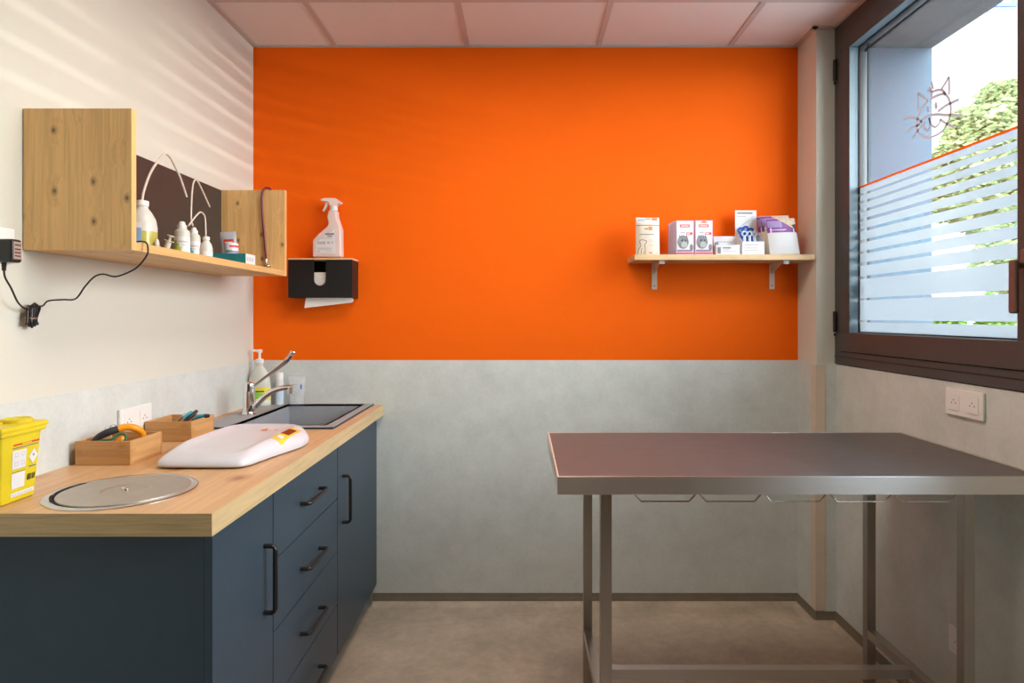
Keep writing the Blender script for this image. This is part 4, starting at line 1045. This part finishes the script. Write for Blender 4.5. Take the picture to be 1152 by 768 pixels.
for x in (lx0, lx1):
    for y in (ly0, ly1):
        b = MB(); b.box(x, x + .030, y, y + .030, .008, zt - .0245, M['steelz'], .0012); lg = b.build('leg', t)
        b = MB(); b.lathe([(.018, 0), (.018, .004), (.012, .008)], M['gasket'], 20, T(x + .015, y + .015, 0)); b.build('foot', lg)
for x in (lx0, lx1): b = MB(); b.box(x + .001, x + .029, ly0 + .030, ly1, .195 - FZ, .225 - FZ, M['steel'], .001); b.build('stretcher', t)
b = MB(); b.box(lx0 + .0295, lx1 + .0005, (ly0 + ly1) / 2 - .01, (ly0 + ly1) / 2 + .02, .195 - FZ, .225 - FZ, M['steel'], .001); b.build('stretcher', t)
b = MB(); xs = .2897 - ox; P = []
pr = .1715
for k in range(5):
    a = xs + k * pr
    P += [(a, 1.659 - oy, .853 - FZ), (a + .022, 1.659 - oy, .831 - FZ), (a + pr - .024, 1.659 - oy, .831 - FZ), (a + pr - .004, 1.659 - oy, .853 - FZ)]
b.tube(P, .0026, M['steelring'], 8, False); b.box(xs - .02, xs + 5 * pr + .02, 1.6505 - oy, 1.664 - oy, .853 - FZ, .858 - FZ, M['steelring']); b.build('leash_rail', t)['label'] = 'bent wire rail for tying leashes'

# ------------------------------------------------------------------ fill light panel added in the ceiling, above the view
for i, j in FILL_CELLS:
    t = thing('added_fill_panel', 'square flat fill light panel added unseen in the ceiling', 'lamp', ((gx[i] + gx[i + 1]) / 2, (gy[j] + gy[j + 1]) / 2, CEIL))
    hx, hy = (gx[i + 1] - gx[i]) / 2 - .013, (gy[j] - gy[j + 1]) / 2 - .013
    b = MB(); b.box(-hx, hx, -hy, hy, .012, .035, M['tbar']); b.build('housing', t)
    b = MB(); b.quad([(-hx, -hy, .008), (-hx, hy, .008), (hx, hy, .008), (hx, -hy, .008)], M['fill_glow']); b.build('diffuser', t)

# ------------------------------------------------------------------ outdoors
b = MB(); b.box(1.79, 80, -20, 160, FZ - .4, FZ - .3, M['concrete']); struct(b.build('ground'))
def leaves(name, parent, blobs, n, size, mat):
    bm = bmesh.new(); rnd = random.Random(len(name) + n)
    tot = sum(r ** 2 for *_, r in blobs)
    for (cx, cy, cz, r) in blobs:
        for _ in range(int(n * r * r / tot)):
            v = Vector((rnd.gauss(0, 1), rnd.gauss(0, 1), rnd.gauss(0, 1))).normalized() * r * (rnd.random() ** .28)
            v += Vector((math.sin(v.z * 5 / r), math.cos(v.x * 4 / r), math.sin(v.y * 6 / r))) * r * .08
            p = Vector((cx, cy, cz)) + v
            q = Matrix.Rotation(rnd.random() * 6.28, 3, 'Z') @ Matrix.Rotation(rnd.random() * 3.14, 3, 'X')
            s_ = size * (.6 + .8 * rnd.random())
            a, c = q @ Vector((s_, 0, 0)), q @ Vector((0, s_ * .5, 0))
            bm.faces.new([bm.verts.new(p + k) for k in (a, c, -a, -c)])
    b = MB(); b.add(bm, mat); return b.build(name, parent)
def px_blob(px, py, Y, rpx): p = at(px, py, Y); return (p.x, p.y, p.z, rpx * Y / F)
def tree(label, Y, spots, base_px, n, size):
    bl = [px_blob(a, b_, Y + dy, r) for a, b_, r, dy in spots]
    base = at(base_px, 356, Y); base.z = FZ - .3
    t = thing('tree', label, 'tree', base, group='trees outside the window')
    leaves('crown', t, [(x - base.x, y - base.y, z - base.z, r) for x, y, z, r in bl], n, size, M['leafa'])
    b = MB()
    for x, y, z, r in bl[:4]:
        e = Vector((x, y, z)) - base
        b.tube([(0, 0, 0), (e.x * .15, e.y * .15, e.z * .4), (e.x * .6, e.y * .6, e.z * .75), e], [.20, .15, .08, .03], M['bark'], 8)
    b.build('trunk', t)
tree('tall broad green tree outside the window behind the cat sticker', 18, [(1150, 165, 70, 0), (1108, 165, 48, -.6), (1078, 195, 36, -.4), (1120, 215, 55, -1), (1175, 220, 80, 0), (1060, 225, 26, 0), (1135, 125, 36, 0)], 1140, 60000, .10)
tree('lower paler tree outside the window to the right of the white house', 14, [(1140, 290, 42, 0), (1175, 280, 60, 0), (1118, 305, 24, 0)], 1160, 20000, .08)
for k, (px, w_, lab) in enumerate([(1066, 17, 'clipped green shrub outside the low window gap, first along the facade'), (1117, 18, 'clipped green shrub outside the low window gap, second along the facade'), (1168, 18, 'clipped green shrub outside the low window gap, third along the facade')]):
    p = at(px, 356, 8); t = thing('shrub', lab, 'shrub', (p.x, p.y, FZ - .3), group='shrubs below the window')
    h = 1.56 + .06 * (k % 2) - FZ + .3; r = w_ * 8 / F
    leaves('foliage', t, [(0, 0, h - r, r), (0, 0, h - 2.0 * r, r * 1.05), (0, 0, h - 3.2 * r, r * 1.05), (0, 0, h - 4.3 * r, r)], 3500, .035, M['leafb'])
    b = MB()
    for a in range(4): b.tube([(.05 * math.cos(a * 1.6), .05 * math.sin(a * 1.6), 0), (.12 * math.cos(a * 1.6), .12 * math.sin(a * 1.6), h * .45), (.16 * math.cos(a * 1.6 + .3), .16 * math.sin(a * 1.6 + .3), h * .8)], [.03, .02, .008], M['bark'], 7)
    b.build('stem', t)
t = thing('house', 'white house with a terracotta roof seen through the frosted window bands', 'house', (16.2, 27, FZ - .3))
b = MB(); b.box(-3, 1.6, -2, 3, 0, 6.0, M['housew']); b.build('wall', t)
b = MB(); b.poly([(-3.3, -2.3, 5.9), (2.0, -2.3, 5.9), (2.0, .5, 6.7), (-3.3, .5, 6.7)], (0, 0, .15), M['rooft']); b.poly([(-3.3, 3.3, 5.9), (2.0, 3.3, 5.9), (2.0, .5, 6.7), (-3.3, .5, 6.7)], (0, 0, .15), M['rooft']); b.build('roof', t)
for x in (-1.8, .4):
    for z in (1.2, 3.7): b = MB(); b.box(x - .4, x + .4, -2.03, -1.97, z, z + 1.3, M['ink']); b.build('window', t)
bm = bmesh.new(); bmesh.ops.create_grid(bm, x_segments=60, y_segments=14, size=1)
for v in bm.verts:
    x, y = v.co.x * 160 + 150, v.co.y * 40 + 170
    v.co = Vector((x, y, -2 + max(0, (1 - v.co.y ** 2)) * (52 + 10 * math.sin(x * .03) + 5 * math.sin(x * .11 + y * .05))))
b = MB(); b.add(bm, M['hill']); struct(b.build('hills', ang=80))
t = thing('hanging_sign', 'white box sign with a blue rim high on the facade outside the window', 'sign', (2.10, 3.20, 2.87))
b = MB(); b.box(-.26, .37, -.037, .037, .003, .60, M['signw'], .006); b.build('panel', t)
b = MB()
for q in ((-.265, .376, 0, .022), (-.265, .376, .59, .61), (-.265, -.245, .02, .59), (.352, .376, .02, .59)): b.box(q[0], q[1], -.042, -.030, q[2], q[3], M['signb'], .002)
b.build('rim', t)
for z in (.10, .44): b = MB(); b.box(-.32, -.26, -.02, .02, z, z + .06, M['steelring']); b.build('bracket', t)

# ------------------------------------------------------------------ light
def look(o, d): o.rotation_euler = Vector(d).to_track_quat('-Z', 'Y').to_euler()
sl_ = bpy.data.lights.new('sun', 'SUN'); sl_.energy = 5.0; sl_.angle = .009; sl_.color = (1, .94, .84)
o = bpy.data.objects.new('sun', sl_); C.objects.link(o); look(o, (.55, .45, -.75))
# low spot lamps added outside for an assumed sun glint: they draw the streaks through the clear gaps of the film
gl_ = bpy.data.lights.new('added_streak_spot', 'SPOT'); gl_.energy = 150; gl_.shadow_soft_size = .02; gl_.spot_size = .62; gl_.spot_blend = .3; gl_.color = (1, .93, .80)
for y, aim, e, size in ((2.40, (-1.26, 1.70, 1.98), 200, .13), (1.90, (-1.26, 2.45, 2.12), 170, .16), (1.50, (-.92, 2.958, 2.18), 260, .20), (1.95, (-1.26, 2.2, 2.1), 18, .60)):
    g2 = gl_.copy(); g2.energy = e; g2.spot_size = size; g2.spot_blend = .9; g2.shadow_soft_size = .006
    o = bpy.data.objects.new('added_streak_spot', g2); C.objects.link(o); o.location = (4.2, y, 1.14); look(o, Vector(aim) - o.location)
po = bpy.data.lights.new('window_portal', 'AREA'); po.shape = 'RECTANGLE'; po.size = YC - WY0; po.size_y = 1.40; po.energy = 1
po.cycles.is_portal = True
o = bpy.data.objects.new('window_portal', po); C.objects.link(o); o.location = (XG - .012, (YC + WY0) / 2, 1.85)
o.rotation_euler = (PI / 2, 0, PI / 2); look(o, (-1, 0, 0))
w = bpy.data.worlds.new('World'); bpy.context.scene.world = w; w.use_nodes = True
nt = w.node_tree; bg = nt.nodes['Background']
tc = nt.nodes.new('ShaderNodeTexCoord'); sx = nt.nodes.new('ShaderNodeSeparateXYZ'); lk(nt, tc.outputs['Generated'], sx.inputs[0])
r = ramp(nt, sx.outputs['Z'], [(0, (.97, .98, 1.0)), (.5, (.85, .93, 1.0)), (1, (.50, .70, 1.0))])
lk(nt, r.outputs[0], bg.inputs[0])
# sky shaped to light the room: far brighter on one side, dim over the hills
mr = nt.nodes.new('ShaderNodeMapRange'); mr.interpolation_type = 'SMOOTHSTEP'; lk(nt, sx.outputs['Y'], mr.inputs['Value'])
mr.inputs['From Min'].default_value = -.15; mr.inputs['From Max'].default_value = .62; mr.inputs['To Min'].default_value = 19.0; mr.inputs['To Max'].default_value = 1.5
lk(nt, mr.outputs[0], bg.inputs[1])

# ------------------------------------------------------------------ camera and output
cam = bpy.data.cameras.new('camera'); cam.sensor_width = 36; cam.lens = F / 1152 * 36
cam.shift_x = (576 - 588) / 1152; cam.shift_y = -(384 - 356) / 1152; cam.clip_start = .02; cam.clip_end = 600
o = bpy.data.objects.new('camera', cam); C.objects.link(o); o.location = (0, 0, EYE); o.rotation_euler = (PI / 2, 0, 0)
sc = bpy.context.scene; sc.camera = o
sc.view_settings.view_transform = 'Standard'; sc.view_settings.look = 'None'; sc.view_settings.gamma = 1; sc.view_settings.exposure = .15
sc.view_settings.use_curve_mapping = False
sc.cycles.use_denoising = True; sc.cycles.max_bounces = 12; sc.cycles.diffuse_bounces = 8; sc.cycles.transparent_max_bounces = 24
sc.cycles.sample_clamp_indirect = 6
